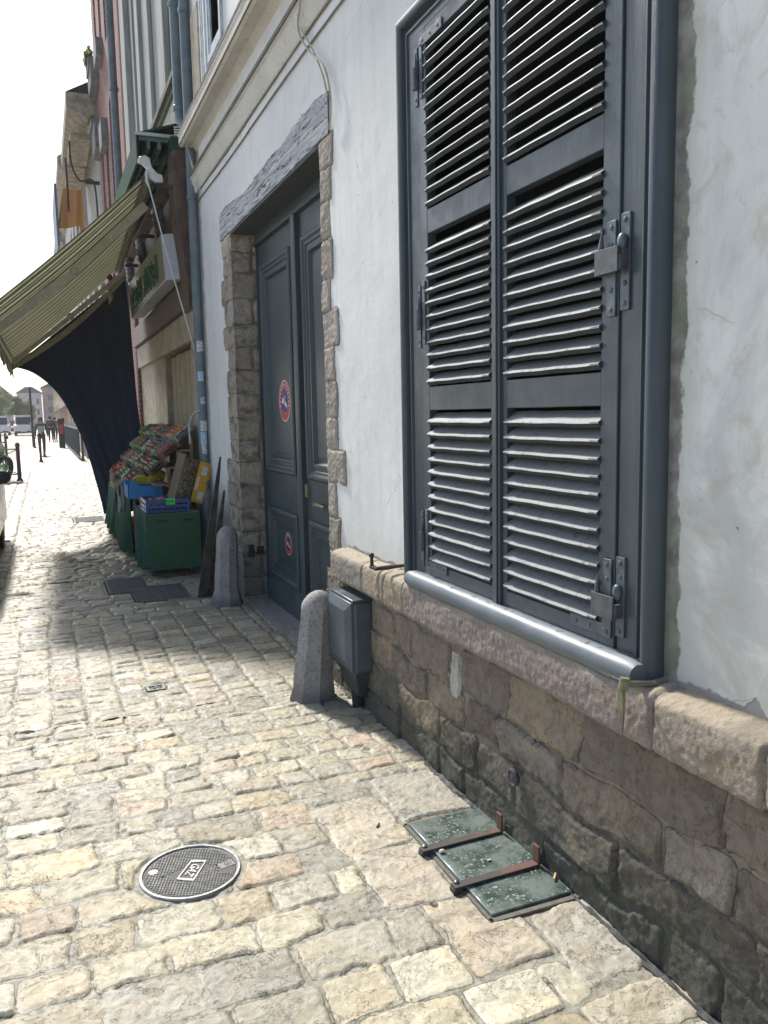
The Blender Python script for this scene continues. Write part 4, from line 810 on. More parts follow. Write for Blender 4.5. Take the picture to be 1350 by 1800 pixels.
# ---------------------------------------------------------------- awning
aw = thing('awning', 'striped olive and cream folding awning sloping out over the produce carts', 'awning', (-.4, 10.1, 3.7))
NR, FR = Vector((-.42, 8.22, 3.78)), Vector((-.40, 12.1, 3.54)); NF, FF_ = Vector((-1.90, 8.22, 2.47)), Vector((-1.80, 12.1, 2.29))
def awp(u, v): 
    p = NR.lerp(FR, v).lerp(NF.lerp(FF_, v), u); p.z -= .05*math.sin(math.pi*u)*(.5+.5*math.sin(math.pi*v)); p.z += .006*math.sin(v*60); return tuple(p)
t = NT('awning stripes'); X, Y, Z = t.xyz(); n1 = t.noise(4, 4); fr_ = t.math('FRACT', t.math('MULTIPLY', Y, 1/.155)); s_ = t.math('MULTIPLY', t.ramp(fr_, .02, .08), t.ramp(fr_, .62, .56))
cc = t.mix(s_, (.60, .585, .48), (.22, .235, .15)); cc = t.mix(t.ramp(n1, .5, .8, 0, .35), cc, (.12, .12, .08)); t.out(cc, .8, t.noise(300, 2), .0005, .3)
tr = t.n('BsdfTranslucent'); t.L(cc, tr.inputs[0]); mx = t.n('MixShader'); mx.inputs[0].default_value = .55; t.L(t.b.outputs[0], mx.inputs[1]); t.L(tr.outputs[0], mx.inputs[2]); om = [n for n in t.t.nodes if n.type == 'OUTPUT_MATERIAL'][0]; t.L(mx.outputs[0], om.inputs[0]); M_aw = t.m
m = MB(); m.grid(lambda u, v: awp(u, v), 16, 120); m.build('canopy', M_aw, aw, smooth=60, solid=.003, fixn=False)
m = MB(); m.grid(lambda u, v: (-1.905+.1*v+.012*math.sin(v*40)*u, 8.22+3.88*v, (2.44-.20*v)-.17*u*(1+.12*math.cos(v*3.88*2*math.pi/.236))), 3, 150); m.build('valance', M_aw, aw, smooth=60, solid=.003, fixn=False)
M_alu = plain((.62, .63, .62), .45, .1, metal=.2, key='white metal'); M_arm = plain((.50, .48, .38), .5, .15, key='cream arm')
MB().tube([NF+Vector((0, -.03, -.01)), FF_+Vector((0, .03, -.01))], .032, 12).build('front_bar', M_arm, aw)
MB().tube([NR+Vector((.02, .02, -.01)), FR+Vector((.02, 0, -.01))], .045, 14).build('roller', plain((.30, .27, .17), .7, key='roller cloth'), aw)
def arm(a, e, b, w_=.035, th=.028):
    def bar(mb, p, q):
        d = (q-p); L = d.length; mt = Matrix.Translation(p) @ d.to_track_quat('X', 'Z').to_matrix().to_4x4(); mb.box(0, L, -th/2, th/2, -w_, w_, mt)
    m = MB(); bar(m, Vector(a), Vector(e)); bar(m, Vector(e)+Vector((0, 0, -.005)), Vector(b)); m.ball(e, .05, 10); m.build('folding_arm', M_arm, aw, bevel=.004)
arm((-.38, 8.75, 3.62), (-1.08, 9.02, 2.98), (-1.86, 8.95, 2.36), .045); arm((-.36, 11.5, 3.40), (-1.05, 11.7, 2.84), (-1.79, 11.75, 2.24), .03)
m = MB(); m.prism([(-.50, 3.90), (-.44, 3.92), (-.40, 3.90), (-.385, 3.82), (-.34, 3.77), (-.29, 3.755), (-.285, 3.69), (-.36, 3.685), (-.40, 3.72), (-.43, 3.80), (-.47, 3.84), (-.51, 3.85)], 1, 8.14, 8.19); m.build('end_cap', M_alu, aw, bevel=.008)
for b_ in ((-.34, -.0, 8.24, 8.27, 3.66, 3.70), (-.30, 0, 10.1, 10.13, 3.58, 3.62), (-.30, 0, 11.9, 11.93, 3.55, 3.59)): MB().box(*b_).build('wall_bracket', plain((.05, .04, .045), .6, key='bracket'), aw, bevel=.003)
MB().tube([(-.435, 8.13, 3.78), (-.44, 8.12, 3.68), (-.423, 8.1, 3.62), (-.265, 8.1, 2.908), (-.075, 8.1, 2.14)], [.012, .014, .007, .007, .007], 8).build('crank_rod', M_alu, aw)
rebase(aw)
# ---------------------------------------------------------------- dark cloth
Lp = [(-1.798, 2.21), (-1.54, 2.12), (-1.273, 1.864), (-1.08, 1.476), (-.941, 1.081), (-.835, .601), (-.777, .294), (-.76, .16)]
Rp = [(-.298, 3.43), (-.268, 2.874), (-.25, 2.3), (-.236, 1.776), (-.20, 1.25), (-.185, .974), (-.191, .569), (-.2, .2)]
def pl(P, t_):
    b = bez([(a, c, 0) for a, c in P], 8); i = t_*(len(b)-1); k = min(int(i), len(b)-2); return b[k].lerp(b[k+1], i-k)
def clothp(u, v):
    a = pl(Lp, v); b = pl(Rp, v); p = a.lerp(b, u); s = (.014*math.sin(u*15+v*3+1.5*math.sin(v*4))+.006*math.sin(u*39-v*9))*(.2+v)+.05*math.sin(u*3+v*2)+.010*math.sin(u*9-v*6); return (p.x, 12.05+s, p.y)
t = NT('navy cloth'); n1 = t.noise(2, 4); n2 = t.noise(1, 3, .6, t.scale((30, 30, 1.5)))
cl = thing('hanging_cloth', 'dark navy cloth hung from the far awning edge down to the carts', 'cloth', (-.8, 12.05, 0))
MB().grid(clothp, 60, 60).build('cloth', t.out(t.mix(t.ramp(n2, .4, .7, 0, .5), (.013, .024, .052), (.022, .038, .078)), .9, n2, .003, .5), cl, smooth=60, solid=.004, fixn=False)
def hem(u, v): a = Vector((-1.81, 12.03, 2.262)); b = Vector((-.30, 12.03, 3.50)); p = a.lerp(b, u); p.z -= .11*math.sin(math.pi*u)+.01; return (p.x, p.y+.01*math.sin(u*9), p.z-.095*v)
MB().grid(hem, 30, 2).build('hem_band', plain((.36, .335, .22), .8, .2, key='hem band'), cl, smooth=60, solid=.004, fixn=False)
MB().add([(-.54, 11.98, 3.28), (-.49, 11.98, 3.30), (-.475, 11.97, 3.15), (-.50, 11.98, 3.10), (-.535, 11.98, 3.04)], [(0, 1, 2, 3, 4)]).build('tie', plain((.45, .41, .27), .8, key='tie'), cl, solid=.006)
MB().add([(-.56, 11.97, 3.42), (-.50, 11.98, 3.47), (-.46, 11.97, 3.40), (-.50, 11.98, 3.34)], [(0, 1, 2, 3)]).build('red_flag', plain((.35, .05, .03), .8, key='red scrap'), cl, solid=.006)
rebase(cl)
# ================================================================ PRODUCE CARTS
M_cg = plain((.022, .088, .04), .55, .15, 4, .2, key='cart green'); M_cc = plain((.018, .10, .065), .85, .25, 8, .4, .003, key='cart cloth'); M_cst = plain((.10, .10, .10), .6, key='castor')
M_wd = plain((.30, .24, .16), .8, .3, 20, key='raw wood')
def cart(y0, y1, x0, x1, h, lab, panel):
    c = thing('produce_cart', lab, 'cart', ((x0+x1)/2, (y0+y1)/2, 0), 0, 'produce carts under the awning')
    m = MB(); m.box(x0+.015, x1, y0, y1, .10, .13); m.box(x0+.015, x1, y0, y1, h-.03, h)
    for x in (x0+.02, x1-.03):
        for y in (y0+.005, y1-.035): m.box(x, x+.03, y, y+.03, .1, h-.02)
    m.build('frame', M_wd, c, bevel=.003)
    if panel: m = MB(); m.box(x0+.002, x1, y0-.010, y0, .075, h); m.build('end_panel', M_cg, c, bevel=.003); m = MB(); [m.box(x, x+.09, y0-.0125, y0-.010, h-.075, h-.060) for x in (x0+.09, x1-.16)]; m.build('handle_slot', dark, c)
    def fn(u, v):
        y = y0+(y1-y0)*u; s = (.018+.03*v)*math.sin(u*(y1-y0)*34+v*1.5)+.012*math.sin(u*57); return (x0-.004+s*.8*(.25+v)-.05*v*(0 if panel else 1), y, h+.005-(h-.06-.02*math.sin(u*5+y0))*v)
    MB().grid(fn, 70, 10).build('side_cloth', M_cc, c, smooth=60, solid=.003, fixn=False)
    for x in (x0+.05, x1-.08):
        for y in (y0+.12, y1-.12):
            m = MB(); m.tube([(x-.012, y, .045), (x+.012, y, .045)], .042, 16); m.box(x-.018, x+.018, y-.012, y+.03, .04, .10); m.build('castor', M_cst, c, bevel=.003)
    rebase(c); return c
cart(7.79, 8.72, -.645, -.155, .605, 'nearest produce cart, with a plain dark green end panel and castors', True)
cart(9.05, 10.55, -.66, -.12, .66, 'middle produce cart, green cloth side below the hanging grey rag', False)
cart(10.75, 11.9, -.68, -.12, .64, 'farthest produce cart, green cloth flaring beside the hanging dark cloth', False)
# crate helpers
def slat_crate(name, x0, x1, y0, y1, z0, z1, mat, lab, cat, M=None, grp=None, holes=True, base=None):
    c = thing(name, lab, cat, base or ((x0+x1)/2, (y0+y1)/2, z0), 0, grp); m = MB(); t_ = .009
    m.box(x0, x1, y0, y1, z0, z0+t_, M)
    nl = 3 if holes else 1; hh = (z1-z0)
    for i in range(nl):
        a = z0+hh*i/nl+(.004 if holes and i else 0); b = z0+hh*(i+1)/nl-(.012 if holes and i < nl-1 else 0)
        m.box(x0, x1, y0, y0+t_, a, b, M); m.box(x0, x1, y1-t_, y1, a, b, M); m.box(x0, x0+t_, y0+t_, y1-t_, a, b, M); m.box(x1-t_, x1, y0+t_, y1-t_, a, b, M)
    for x in (x0, x1-.02):
        for y in (y0-.002, y1-.018): m.box(x-.002, x+.022, y, y+.02, z0, z1-.001, M)
    m.build('walls', mat, c, bevel=.0015); return c
M_bp = plain((.025, .10, .27), .4, .2, 10, .2, key='blue plastic'); M_tag = plain((.08, .75, .12), .6, .1, key='green tag')
bc = slat_crate('plastic_crate', -.64, -.24, 7.83, 8.28, .607, .735, M_bp, 'slatted blue plastic crate on the nearest cart with a bright green price tag', 'crate')
MB().box(-.455, -.375, 7.818, 7.826, .685, .745).build('price_tag', M_tag, bc)
m = MB(); rr = random.Random(4); [m.box(-.452+i*.018, -.444+i*.018, 7.8165, 7.8185, .70+.01*rr.random(), .728) for i in range(4)]; m.build('scribble', dark, bc)
m = MB(); [m.box(-.62+i*.055, -.59+i*.055, 7.824, 7.8275, .625, .66) for i in range(7)]; m.build('crate_slot', plain((.01, .035, .11), .6, key='slot'), bc)
rr = random.Random(2); m = MB()
for i in range(90): m.tube([(-.60+.32*rr.random(), 7.87+.36*rr.random(), .66+.055*rr.random()), (-.60+.32*rr.random(), 7.87+.36*rr.random(), .68+.055*rr.random())], .007, 5) if i < 25 else m.ball((-.60+.32*rr.random(), 7.87+.37*rr.random(), .665+.05*rr.random()), .02, 6)
tag(m.build('packets', plain((.42, .05, .04), .4, .4, 30, c2=(.5, .45, .4), key='red packets')), 'red packets heaped in the blue plastic crate', 'packets')
rebase(bc)
bb = thing('cardboard_box', 'bright blue open cardboard box with cut down sides, holding bananas', 'box', (-.5, 8.95, .66))
m = MB(); M_bc = plain((.045, .27, .60), .7, .12, key='blue card')
m.prism([(-.70, .665), (-.34, .665), (-.34, .83), (-.40, .82), (-.46, .79), (-.54, .785), (-.60, .81), (-.62, .835), (-.70, .835)], 1, 8.86, 8.868)
m.prism([(-.70, .665), (-.34, .665), (-.34, .83), (-.70, .83)], 1, 9.30, 9.308); m.prism([(8.86, .665), (9.30, .665), (9.30, .83), (9.2, .80), (9.0, .79), (8.9, .83), (8.86, .83)], 0, -.70, -.692); m.prism([(8.86, .665), (9.3, .665), (9.3, .83), (8.86, .83)], 0, -.348, -.34); m.box(-.70, -.34, 8.86, 9.3, .66, .666)
m.build('card', M_bc, bb, bevel=.001); rebase(bb)
M_ban = plain((.58, .43, .04), .5, .25, 20, .3, c2=(.40, .36, .06), key='banana')
for j, (bx, by, bz, rot, lab) in enumerate(((-.40, 8.98, .84, .3, 'larger bunch of yellow bananas at the wall side of the blue box'), (-.54, 9.02, .81, -.2, 'smaller bunch of yellow bananas at the street side of the blue box'))):
    b = thing('banana_bunch', lab, 'bananas', (bx, by, bz), rot, 'bunches of bananas')
    for i in range(5 if j == 0 else 4):
        m = MB(); a = -.5+i*.25; P = [(-.095+.19*k/6, -.03*math.sin(math.pi*k/6)-.012*i, .045*math.sin(math.pi*k/6)*math.cos(a)+.022*i-.03) for k in range(7)]; m.tube(P, [.006, .015, .018, .019, .018, .014, .005], 8); m.build('banana', M_ban, b, smooth=60)
# tipped yellow box
tb = thing('cardboard_box', 'yellow printed carton stood on its side, its brown open face full of fruit', 'box', (-.22, 8.0, .70))
mt = Matrix.Translation((-.235, 8.03, .70)) @ Matrix.Rotation(R_(17), 4, 'Y') @ Matrix.Rotation(R_(8), 4, 'Z')
m = MB(); t_ = .006; W, D, H = .125, .10, .40
m.mi = 0; m.box(.02, W+.02, -.06, -.054, 0, H, mt); m.mi = 1; m.box(W+.014, W+.02, -.054, D+.12, 0, H, mt); m.box(-.12, .02, -.03, -.024, 0, H, mt); m.box(-.12, W+.014, -.054, D+.12, 0, t_, mt); m.box(-.12, W+.014, -.054, D+.12, H-t_, H, mt); m.box(-.127, -.12, -.03, D+.12, -.02, H+.03, mt)
m.build('carton', [plain((.66, .36, .02), .6, .1, key='yellow print'), plain((.20, .14, .08), .8, .2, key='brown card')], tb, bevel=.001)
m = MB(); m.box(.06, .11, -.0625, -.0602, .27, .36, mt); m.box(.075, .125, -.0625, -.0602, .03, .11, mt); m.box(.035, .055, -.0625, -.0602, .12, .25, mt); m.build('print_patch', plain((.62, .66, .66), .6, .3, 60, key='print'), tb)
m = MB(); rr = random.Random(8)
for i in range(40): m.ball(mt @ Vector((-.10+.10*rr.random(), -.035-.012*rr.random(), .03+.34*rr.random())), .018, 7)
m.build('fruit', plain((.14, .13, .07), .5, .4, 20, c2=(.08, .05, .04), key='dark fruit'), tb); rebase(tb)
M_bk = plain((.02, .025, .022), .6, key='black crate')
bk = slat_crate('plastic_crate', -.12, -.02, 8.05, 8.45, .66, .86, M_bk, 'black plastic crate wedged behind the yellow carton by the downpipe', 'crate'); rebase(bk)
# tiered crates climbing towards the shopfront
rk = thing('display_rack', 'stepped wooden rack carrying the crates of fruit against the shopfront', 'rack', (-.3, 10, 0))
m = MB()
for i in range(4): z = .74+.17*i; m.box(-.60+.13*i, -.46+.13*i, 8.5, 11.6, z-.10, z-.08)
for y in (8.52, 10.0, 11.55): m.box(-.62, -.05, y, y+.03, .50, .66); m.box(-.10, -.07, y, y+.03, .1, 1.3)
m.build('steps', M_wd, rk); rebase(rk)
FR = [('oranges', (.62, .20, .02), .030), ('red apples', (.36, .03, .025), .036), ('green pears', (.25, .32, .05), .032), ('tomatoes', (.45, .04, .02), .028), ('limes', (.08, .20, .03), .024), ('dark plums', (.07, .02, .05), .024), ('mushrooms', (.45, .40, .33), .022), ('radishes', (.40, .05, .12), .018), ('lettuces', (.10, .22, .05), .045), ('carrots', (.58, .16, .03), .02)]
CRM = [plain((.42, .34, .22), .8, .3, 20, key='crate wood'), plain((.05, .16, .30), .6, .2, key='blue card crate'), plain((.10, .20, .14), .6, .3, key='green crate'), plain((.42, .42, .40), .7, .3, 30, c2=(.2, .22, .3), key='printed card'), plain((.30, .12, .09), .7, .3, key='red card'), plain((.14, .10, .07), .8, key='brown crate')]
rr = random.Random(31); tiers = ['bottom', 'second', 'third', 'top']
CN = {0: 'pale wooden', 1: 'blue card', 2: 'green', 3: 'printed grey card', 4: 'red card', 5: 'dark brown'}; ordn = ['nearest', 'second nearest', 'third nearest', 'fourth nearest', 'middle', 'fourth farthest', 'third farthest', 'second farthest', 'farthest']
ti = 0
for tr in range(4):
    n = [7, 8, 8, 7][tr]; ys = 8.46 if tr else 9.35; ye = 11.7
    for k in range(n):
        L = (ye-ys)/n; y0 = ys+k*L; y1 = y0+L-.025; x0 = -.62+.13*tr; x1 = x0+.22; z0 = .745+.165*tr+.01*rr.random(); ci = rr.choice([0, 0, 1, 2, 3, 3, 4, 5]) if tr else rr.choice([0, 3, 1]); fi = (tr*3+k*7+1) % len(FR); fn_, fc_, fr2 = FR[fi]
        lab = '%s crate of %s, %s on the %s step of the rack' % (CN[ci], fn_, (['nearest', 'second nearest', 'third nearest', 'fourth nearest'] + ['fourth farthest', 'third farthest', 'second farthest', 'farthest'])[k if k < 4 else k-n+8], tiers[tr])
        mtx = Matrix.Translation((x0, 0, z0)) @ Matrix.Rotation(R_(-38), 4, 'Y')
        c = slat_crate('fruit_crate', 0, .20, y0, y1, 0, .075, CRM[ci], lab, 'crate', mtx, 'fruit crates on the rack', True, (x0, (y0+y1)/2, z0))
        m = MB(); nn = 0
        for a in range(int(.18/(fr2*1.5))):
            for b in range(int((L-.05)/(fr2*1.6))):
                m.ball(mtx @ Vector((.025+a*fr2*1.5+.004*rr.random(), y0+.035+b*fr2*1.6+.006*rr.random(), .062+.014*rr.random())), fr2, 6 if fn_ != 'lettuces' else 7)
        fc_ = tuple(.8*v+.03 for v in fc_); m.build('fruit', plain(fc_, .4, .3, 25, key=fn_), c, smooth=60)
        if (k+tr) % 3 == 0: m = MB(); m.box(-.012, -.004, y0+.06, y0+.15, .02, .085, mtx); m.build('price_tag', M_tag, c)
        rebase(c)
# orange net sacks and loose greens on the middle cart
def sack(lab, cat, x, y, z, L, r, ang, mat, seed):
    m = MB(); mt = Matrix.Translation((x, y, z)) @ Matrix.Rotation(R_(ang), 4, 'Y'); rr = random.Random(seed)
    for i in range(14): m.ball(mt @ Vector((L*(i/14-.5), (rr.random()-.5)*r, (rr.random()-.5)*r*.6)), r*(.55+.25*rr.random()), 8)
    tag(m.build(cat.replace(' ', '_'), mat, smooth=70), lab, cat)
M_net = plain((.62, .14, .03), .3, .4, 40, 1, .004, c2=(.35, .06, .02), key='orange net')
sack('long orange net sack lying up the slope behind the carts by the dark cloth', 'net sack', -.45, 11.0, .93, .5, .085, -32, M_net, 1)
sack('second orange net sack lying beside the first, nearer the shopfront', 'net sack', -.34, 10.7, .99, .5, .08, -30, plain((.5, .11, .04), .35, .4, 40, c2=(.2, .05, .03), key='orange net2'), 2)
sack('heap of pale green cabbages on the middle cart', 'cabbages', -.56, 9.75, .74, .34, .09, -5, plain((.20, .26, .12), .7, .4, 30, c2=(.36, .38, .24), key='cabbage'), 3)
wc = slat_crate('wooden_crate', -.74, -.48, 10.3, 10.8, .66, .78, CRM[0], 'pale slatted wooden crate on the outer edge of the farthest cart', 'crate'); rebase(wc)
wc = slat_crate('wooden_crate', -.72, -.46, 9.45, 9.95, .66, .75, CRM[3], 'printed grey card tray on the outer edge of the middle cart', 'crate'); rebase(wc)
m = MB(); rr = random.Random(6)
for i in range(14): m.tube([(-.74+.02*rr.random(), 10.32+.033*i, .74), (-.745+.03*rr.random(), 10.32+.033*i, .84+.03*rr.random())], .012, 6)
tag(m.build('leeks', plain((.55, .50, .40), .6, .3, 30, c2=(.45, .12, .15), key='leeks')), 'pale leeks and radishes standing in the outer wooden crate', 'vegetables')
def rag(u, v): return (-.735-.012*math.sin(v*7+u*6)-.01*math.sin(u*7)*v, 9.50+.17*u+.02*math.sin(v*4), .76-.31*v)
tag(MB().grid(rag, 8, 14).build('rag', plain((.36, .38, .40), .9, .2, 20, .6, .003, key='grey rag'), smooth=60, solid=.006, fixn=False), 'pale grey rag hanging over the side of the middle cart', 'cloth')
# leaning planks
pk = thing('leaning_plank', 'weathered bundle of boards leaning on the wall between downpipe and guard stone', 'plank', (-.3, 6.75, 0))
for i, (dx, dy, w_, h_, c_) in enumerate(((0, 0, .055, 1.19, (.06, .055, .05)), (-.018, .03, .05, 1.1, (.33, .28, .16)), (.02, .055, .045, .9, (.12, .09, .07)))):
    d = Vector((.20, 0, 1.18)).normalized(); mt = Matrix.Translation((-.335+dx+.03*i, 6.75+dy, -.005)) @ Matrix.Rotation(math.atan2(.20, 1.18), 4, 'Y')
    m = MB(); m.prism([(-.045, 0), (.03, 0), (.022, h_*.6), (.004, h_), (-.008, h_), (-.03, h_*.55)], 1, 0, .026); m.v = [tuple(mt @ Vector(p)) for p in m.v]
    m.build('board', plain(c_, .8, .4, 14, 1, .003, c2=tuple(v*.4 for v in c_), key='board%d' % i), pk, bevel=.002)
rebase(pk)
# ================================================================ HOUSES DOWN THE STREET
t = NT('pink brick'); X, Y, Z = t.xyz(); cv = t.n('CombineXYZ'); t.L(t.math('ADD', Y, X), cv.inputs[0]); t.L(Z, cv.inputs[1]); br = t.n('TexBrick'); t.L(cv.outputs[0], br.inputs['Vector'])
for k_, v_ in (('Scale', 1.0), ('Brick Width', .23), ('Row Height', .075), ('Mortar Size', .012), ('Mortar Smooth', .3), ('Bias', -.2)): br.inputs[k_].default_value = v_
br.inputs['Color1'].default_value = (.20, .07, .055, 1); br.inputs['Color2'].default_value = (.28, .115, .09, 1); br.inputs['Mortar'].default_value = (.26, .20, .18, 1)
n1 = t.noise(3, 5); M_brk = t.out(t.mix(t.ramp(n1, .4, .7, 0, .3), br.outputs[0], (.26, .19, .17)), .9, t.math('MULTIPLY', br.outputs[1], -1), .008, .8)
bh = thing('brick_house', 'tall pink brick house with narrow dark window bays beyond the green hood', 'house', (0, 16.3, 0))
m = MB(); ys = [13.45, 14.75, 15.2, 15.85, 16.3, 16.95, 17.4, 18.05, 18.5, 19.1]
for i in range(0, 9, 2): m.box(0, .4, ys[i], ys[i+1], 0, 12)
for z0, z1 in ((0, 3), (7.2, 8.2), (11.2, 12)): 
    for i in range(1, 9, 2): m.box(.0, .4, ys[i], ys[i+1], z0, z1)
m.build('wall', M_brk, bh, smooth=0)
M_dred = plain((.10, .035, .03), .8, .3, key='dark red joinery')
for i in range(1, 9, 2):
    for z0, z1 in ((3, 7.2), (8.2, 11.2)): MB().box(.24, .26, ys[i], ys[i+1], z0, z1).box(.2, .24, ys[i]+.2, ys[i]+.24, z0, z1).build('window', M_dred, bh, smooth=0)
m = MB(); m.box(-.05, 0, 13.45, 13.62, 0, 12); m.build('corner_strip', M_brk, bh)
M_gst = plain((.20, .20, .20), .8, .3, key='grey stone'); M_leaf = [plain((.09, .15, .04), .6, .4, 9, key='leaf dark'), plain((.20, .25, .08), .6, .4, 9, key='leaf light')]
def leaves(m, c, rad, n, s, rr):
    for i in range(n):
        d = Vector((rr.gauss(0, 1), rr.gauss(0, 1), rr.gauss(0, 1))); d.normalize(); p = Vector(c)+Vector((d.x*rad[0], d.y*rad[1], d.z*rad[2]))*(rr.random()**.45)
        u = Vector((rr.gauss(0, 1), rr.gauss(0, 1), rr.gauss(0, 1))).normalized(); w_ = u.orthogonal().normalized(); q_ = s*(.6+.8*rr.random())
        m.add([p-u*q_, p+w_*q_*.5, p+u*q_, p-w_*q_*.5], [(0, 1, 2, 3)])
for (y0, y1, z, x) in ((18.0, 18.9, 8.15, -.16), (16.8, 17.5, 8.2, -.13), (18.0, 18.9, 6.9, -.15), (16.8, 17.4, 6.6, -.12)):
    MB().box(x, 0, y0, y1, z, z+.32 if z > 8 else z+.5).build('balcony_slab', M_gst, bh, bevel=.01)
wb = thing('window_box', 'trailing green plants on the high balcony of the pink brick house', 'window box', (-.2, 18.5, 8.5))
MB().box(-.19, -.05, 18.1, 18.8, 8.48, 8.66).build('box', M_gst, wb); m = MB(); leaves(m, (-.15, 18.45, 8.75), (.09, .35, .2), 300, .05, random.Random(3)); m.build('foliage', M_leaf[0], wb, smooth=0, fixn=False); rebase(wb)
wb = thing('window_box', 'small tuft of greenery at the edge of a brick house balcony against the sky', 'window box', (-.2, 18.7, 7.3))
MB().box(-.19, -.05, 18.3, 18.9, 7.41, 7.55).build('box', M_gst, wb); m = MB(); leaves(m, (-.15, 18.7, 7.62), (.08, .25, .12), 160, .045, random.Random(5)); m.build('foliage', M_leaf[1], wb, smooth=0, fixn=False); rebase(wb)
rebase(bh)
p3_ = thing('downpipe', 'long straight grey downpipe on the pink brick house', 'downpipe', (-.12, 14.0, 0))
MB().tube([(-.12, 14.0, 0), (-.12, 14.0, 12)], .06, 14).build('pipe', M_pipe, p3_)
for z in (4.4, 6.6, 8.9): MB().lathe([(.06, z-.03), (.075, z-.02), (.075, z+.02), (.06, z+.03)], (-.12, 14.0, 0), 14).build('collar', M_pipe, p3_)
rebase(p3_)
M_cst2 = plain((.36, .31, .23), .85, .35, 5, 1, .01, c2=(.22, .19, .15), key='weathered cornice')
def house_row(lab, y0, y1, h, col, oh, n, name='town_house', win=(.10, .11, .12), x=0.0, group=None, shopc=None):
    b = thing(name, lab, 'house', (x, (y0+y1)/2, 0), 0, group); mt_ = plain(col, .85, .25, 3, .6, .006)
    m = MB(); w_ = (y1-y0)/n; nf = int((h-3.2)/2.9)
    # bays: piers and spandrels, real openings
    for i in range(n+1): 
        a = y0 if i == 0 else y0+i*w_-w_*.22; c_ = y1 if i == n else y0+i*w_+w_*.22; m.box(x, x+.35, a, c_, 0, h)
    for i in range(n):
        a = y0+i*w_+w_*.22; c_ = y0+(i+1)*w_-w_*.22; z = 2.9
        for f_ in range(nf): m.box(x, x+.35, a, c_, z, z+.9); z += 2.9
        m.box(x, x+.35, a, c_, z, h)
    m.build('wall', mt_, b, smooth=0)
    for i in range(n):
        a = y0+i*w_+w_*.22; c_ = y0+(i+1)*w_-w_*.22; z = 3.8
        for f_ in range(nf):
            f = MB().box(x+.15, x+.2, a, a+.07, z, z+2.0).box(x+.15, x+.2, c_-.07, c_, z, z+2.0).box(x+.15, x+.2, (a+c_)/2-.03, (a+c_)/2+.03, z, z+2).box(x-.06, x+.15, a-.05, c_+.05, z-.08, z).build('window', plain((.5, .5, .48), .6, key='far frames'), b, smooth=0)
            MB().box(x+.2, x+.22, a, c_, z, z+2.0).build('pane', plain(win, .15, key='far glass'), f, smooth=0); z += 2.9
    if shopc: MB().box(x-.09, x, y0+.3, y1-.3, 2.4, 2.9).box(x+.1, x+.13, y0+.3, y1-.3, .0, 2.4).build('shopfront', plain(shopc, .5, key='far shopfront'), b, smooth=0)
    m = MB(); m.prism([(x, h), (x, h-.75), (x-oh*.25, h-.7), (x-oh*.3, h-.5), (x-oh*.8, h-.35), (x-oh, h-.3), (x-oh, h)], 1, y0, y1); m.build('cornice', M_cst2, b, smooth=0)
    MB().add([(x-oh, y0, h), (x-oh, y1, h), (x+5, y1, h+3), (x+5, y0, h+3), (x+5, y0, 0), (x, y0, 0), (x, y0, h)], [(0, 1, 2, 3), (6, 5, 4, 3)]).build('roof', plain((.12, .11, .11), .7, key='slate roof'), b, smooth=0)
    rebase(b); return b
ch_ = house_row('older house with a deep weathered stone cornice beyond the brick house', 19.1, 23.6, 8.3, (.33, .32, .28), .60, 2, shopc=(.10, .12, .14))
m = MB(); 
for i in range(2): m.box(-.56, -.12, 19.25+i*2.2, 21.25+i*2.2, 7.42, 7.55)
o = m.build('coffer', M_cst2, ch_, bevel=.03); o.matrix_parent_inverse = Matrix.Translation(-ch_.location)
ob = thing('orange_blind', 'bright orange sun blinds hanging from an upper storey far down the row', 'blind', (-.4, 26, 6.9))
t = NT('orange canvas'); X, Y, Z = t.xyz(); wv = t.math('FRACT', t.math('MULTIPLY', X, 5)); t.out(t.mix(t.ramp(wv, .8, .95), (.74, .45, .15), (.78, .60, .32)), .8, t.noise(8, 4), .003)
tr = t.n('BsdfTranslucent'); tr.inputs[0].default_value = (.85, .52, .17, 1); mx = t.n('MixShader'); mx.inputs[0].default_value = .5; t.L(t.b.outputs[0], mx.inputs[1]); t.L(tr.outputs[0], mx.inputs[2]); om = [n for n in t.t.nodes if n.type == 'OUTPUT_MATERIAL'][0]; t.L(mx.outputs[0], om.inputs[0])
m = MB(); m.grid(lambda u, v: (.05-.36*u-.40*u*v, 25.8+.06*math.sin(u*12)*v, 9.3-.15*u-(2.25 if u > .2 else 2.35)*v), 24, 8); m.build('near_blind', t.m, ob, smooth=60, solid=.01, fixn=False)
MB().grid(lambda u, v: (-.31-.40*v, 25.8+3*u, 9.1-2.1*v+.03*math.sin(u*20)), 30, 6).build('front_blind', t.m, ob, smooth=60, solid=.01, fixn=False)
MB().box(-.76, -.70, 25.6, 29, 6.4, 8.1).build('shutter_board', plain((.10, .13, .20), .6, key='blue board'), ob)
rebase(ob)
sn = thing('wire_bracket', 'dark bracket with cables sticking out under the weathered stone cornice', 'bracket', (0, 21, 6.9))
MB().box(-.3, 0, 19.4, 19.45, 6.55, 6.62).build('arm', M_blk, sn); m = MB(); m.tube(bez([(-.58, 19.2, 7.35), (-.56, 19.3, 6.9), (-.40, 19.4, 6.6), (-.12, 19.4, 6.58), (-.08, 19.4, 5.6)]), .02, 6); m.build('wire', M_blk, sn); MB().tube([(-.60, 21, 7.5), (-.60, 21, 6.3)], .025, 6).build('rod', M_blk, sn); rebase(sn)
house_row('pale rendered house behind the orange blinds', 23.6, 31, 9.2, (.50, .47, .42), .3, 3, shopc=(.05, .07, .10))
house_row('white house far down the right hand row', 31, 41, 10.4, (.62, .60, .56), .45, 4, shopc=(.10, .10, .12))
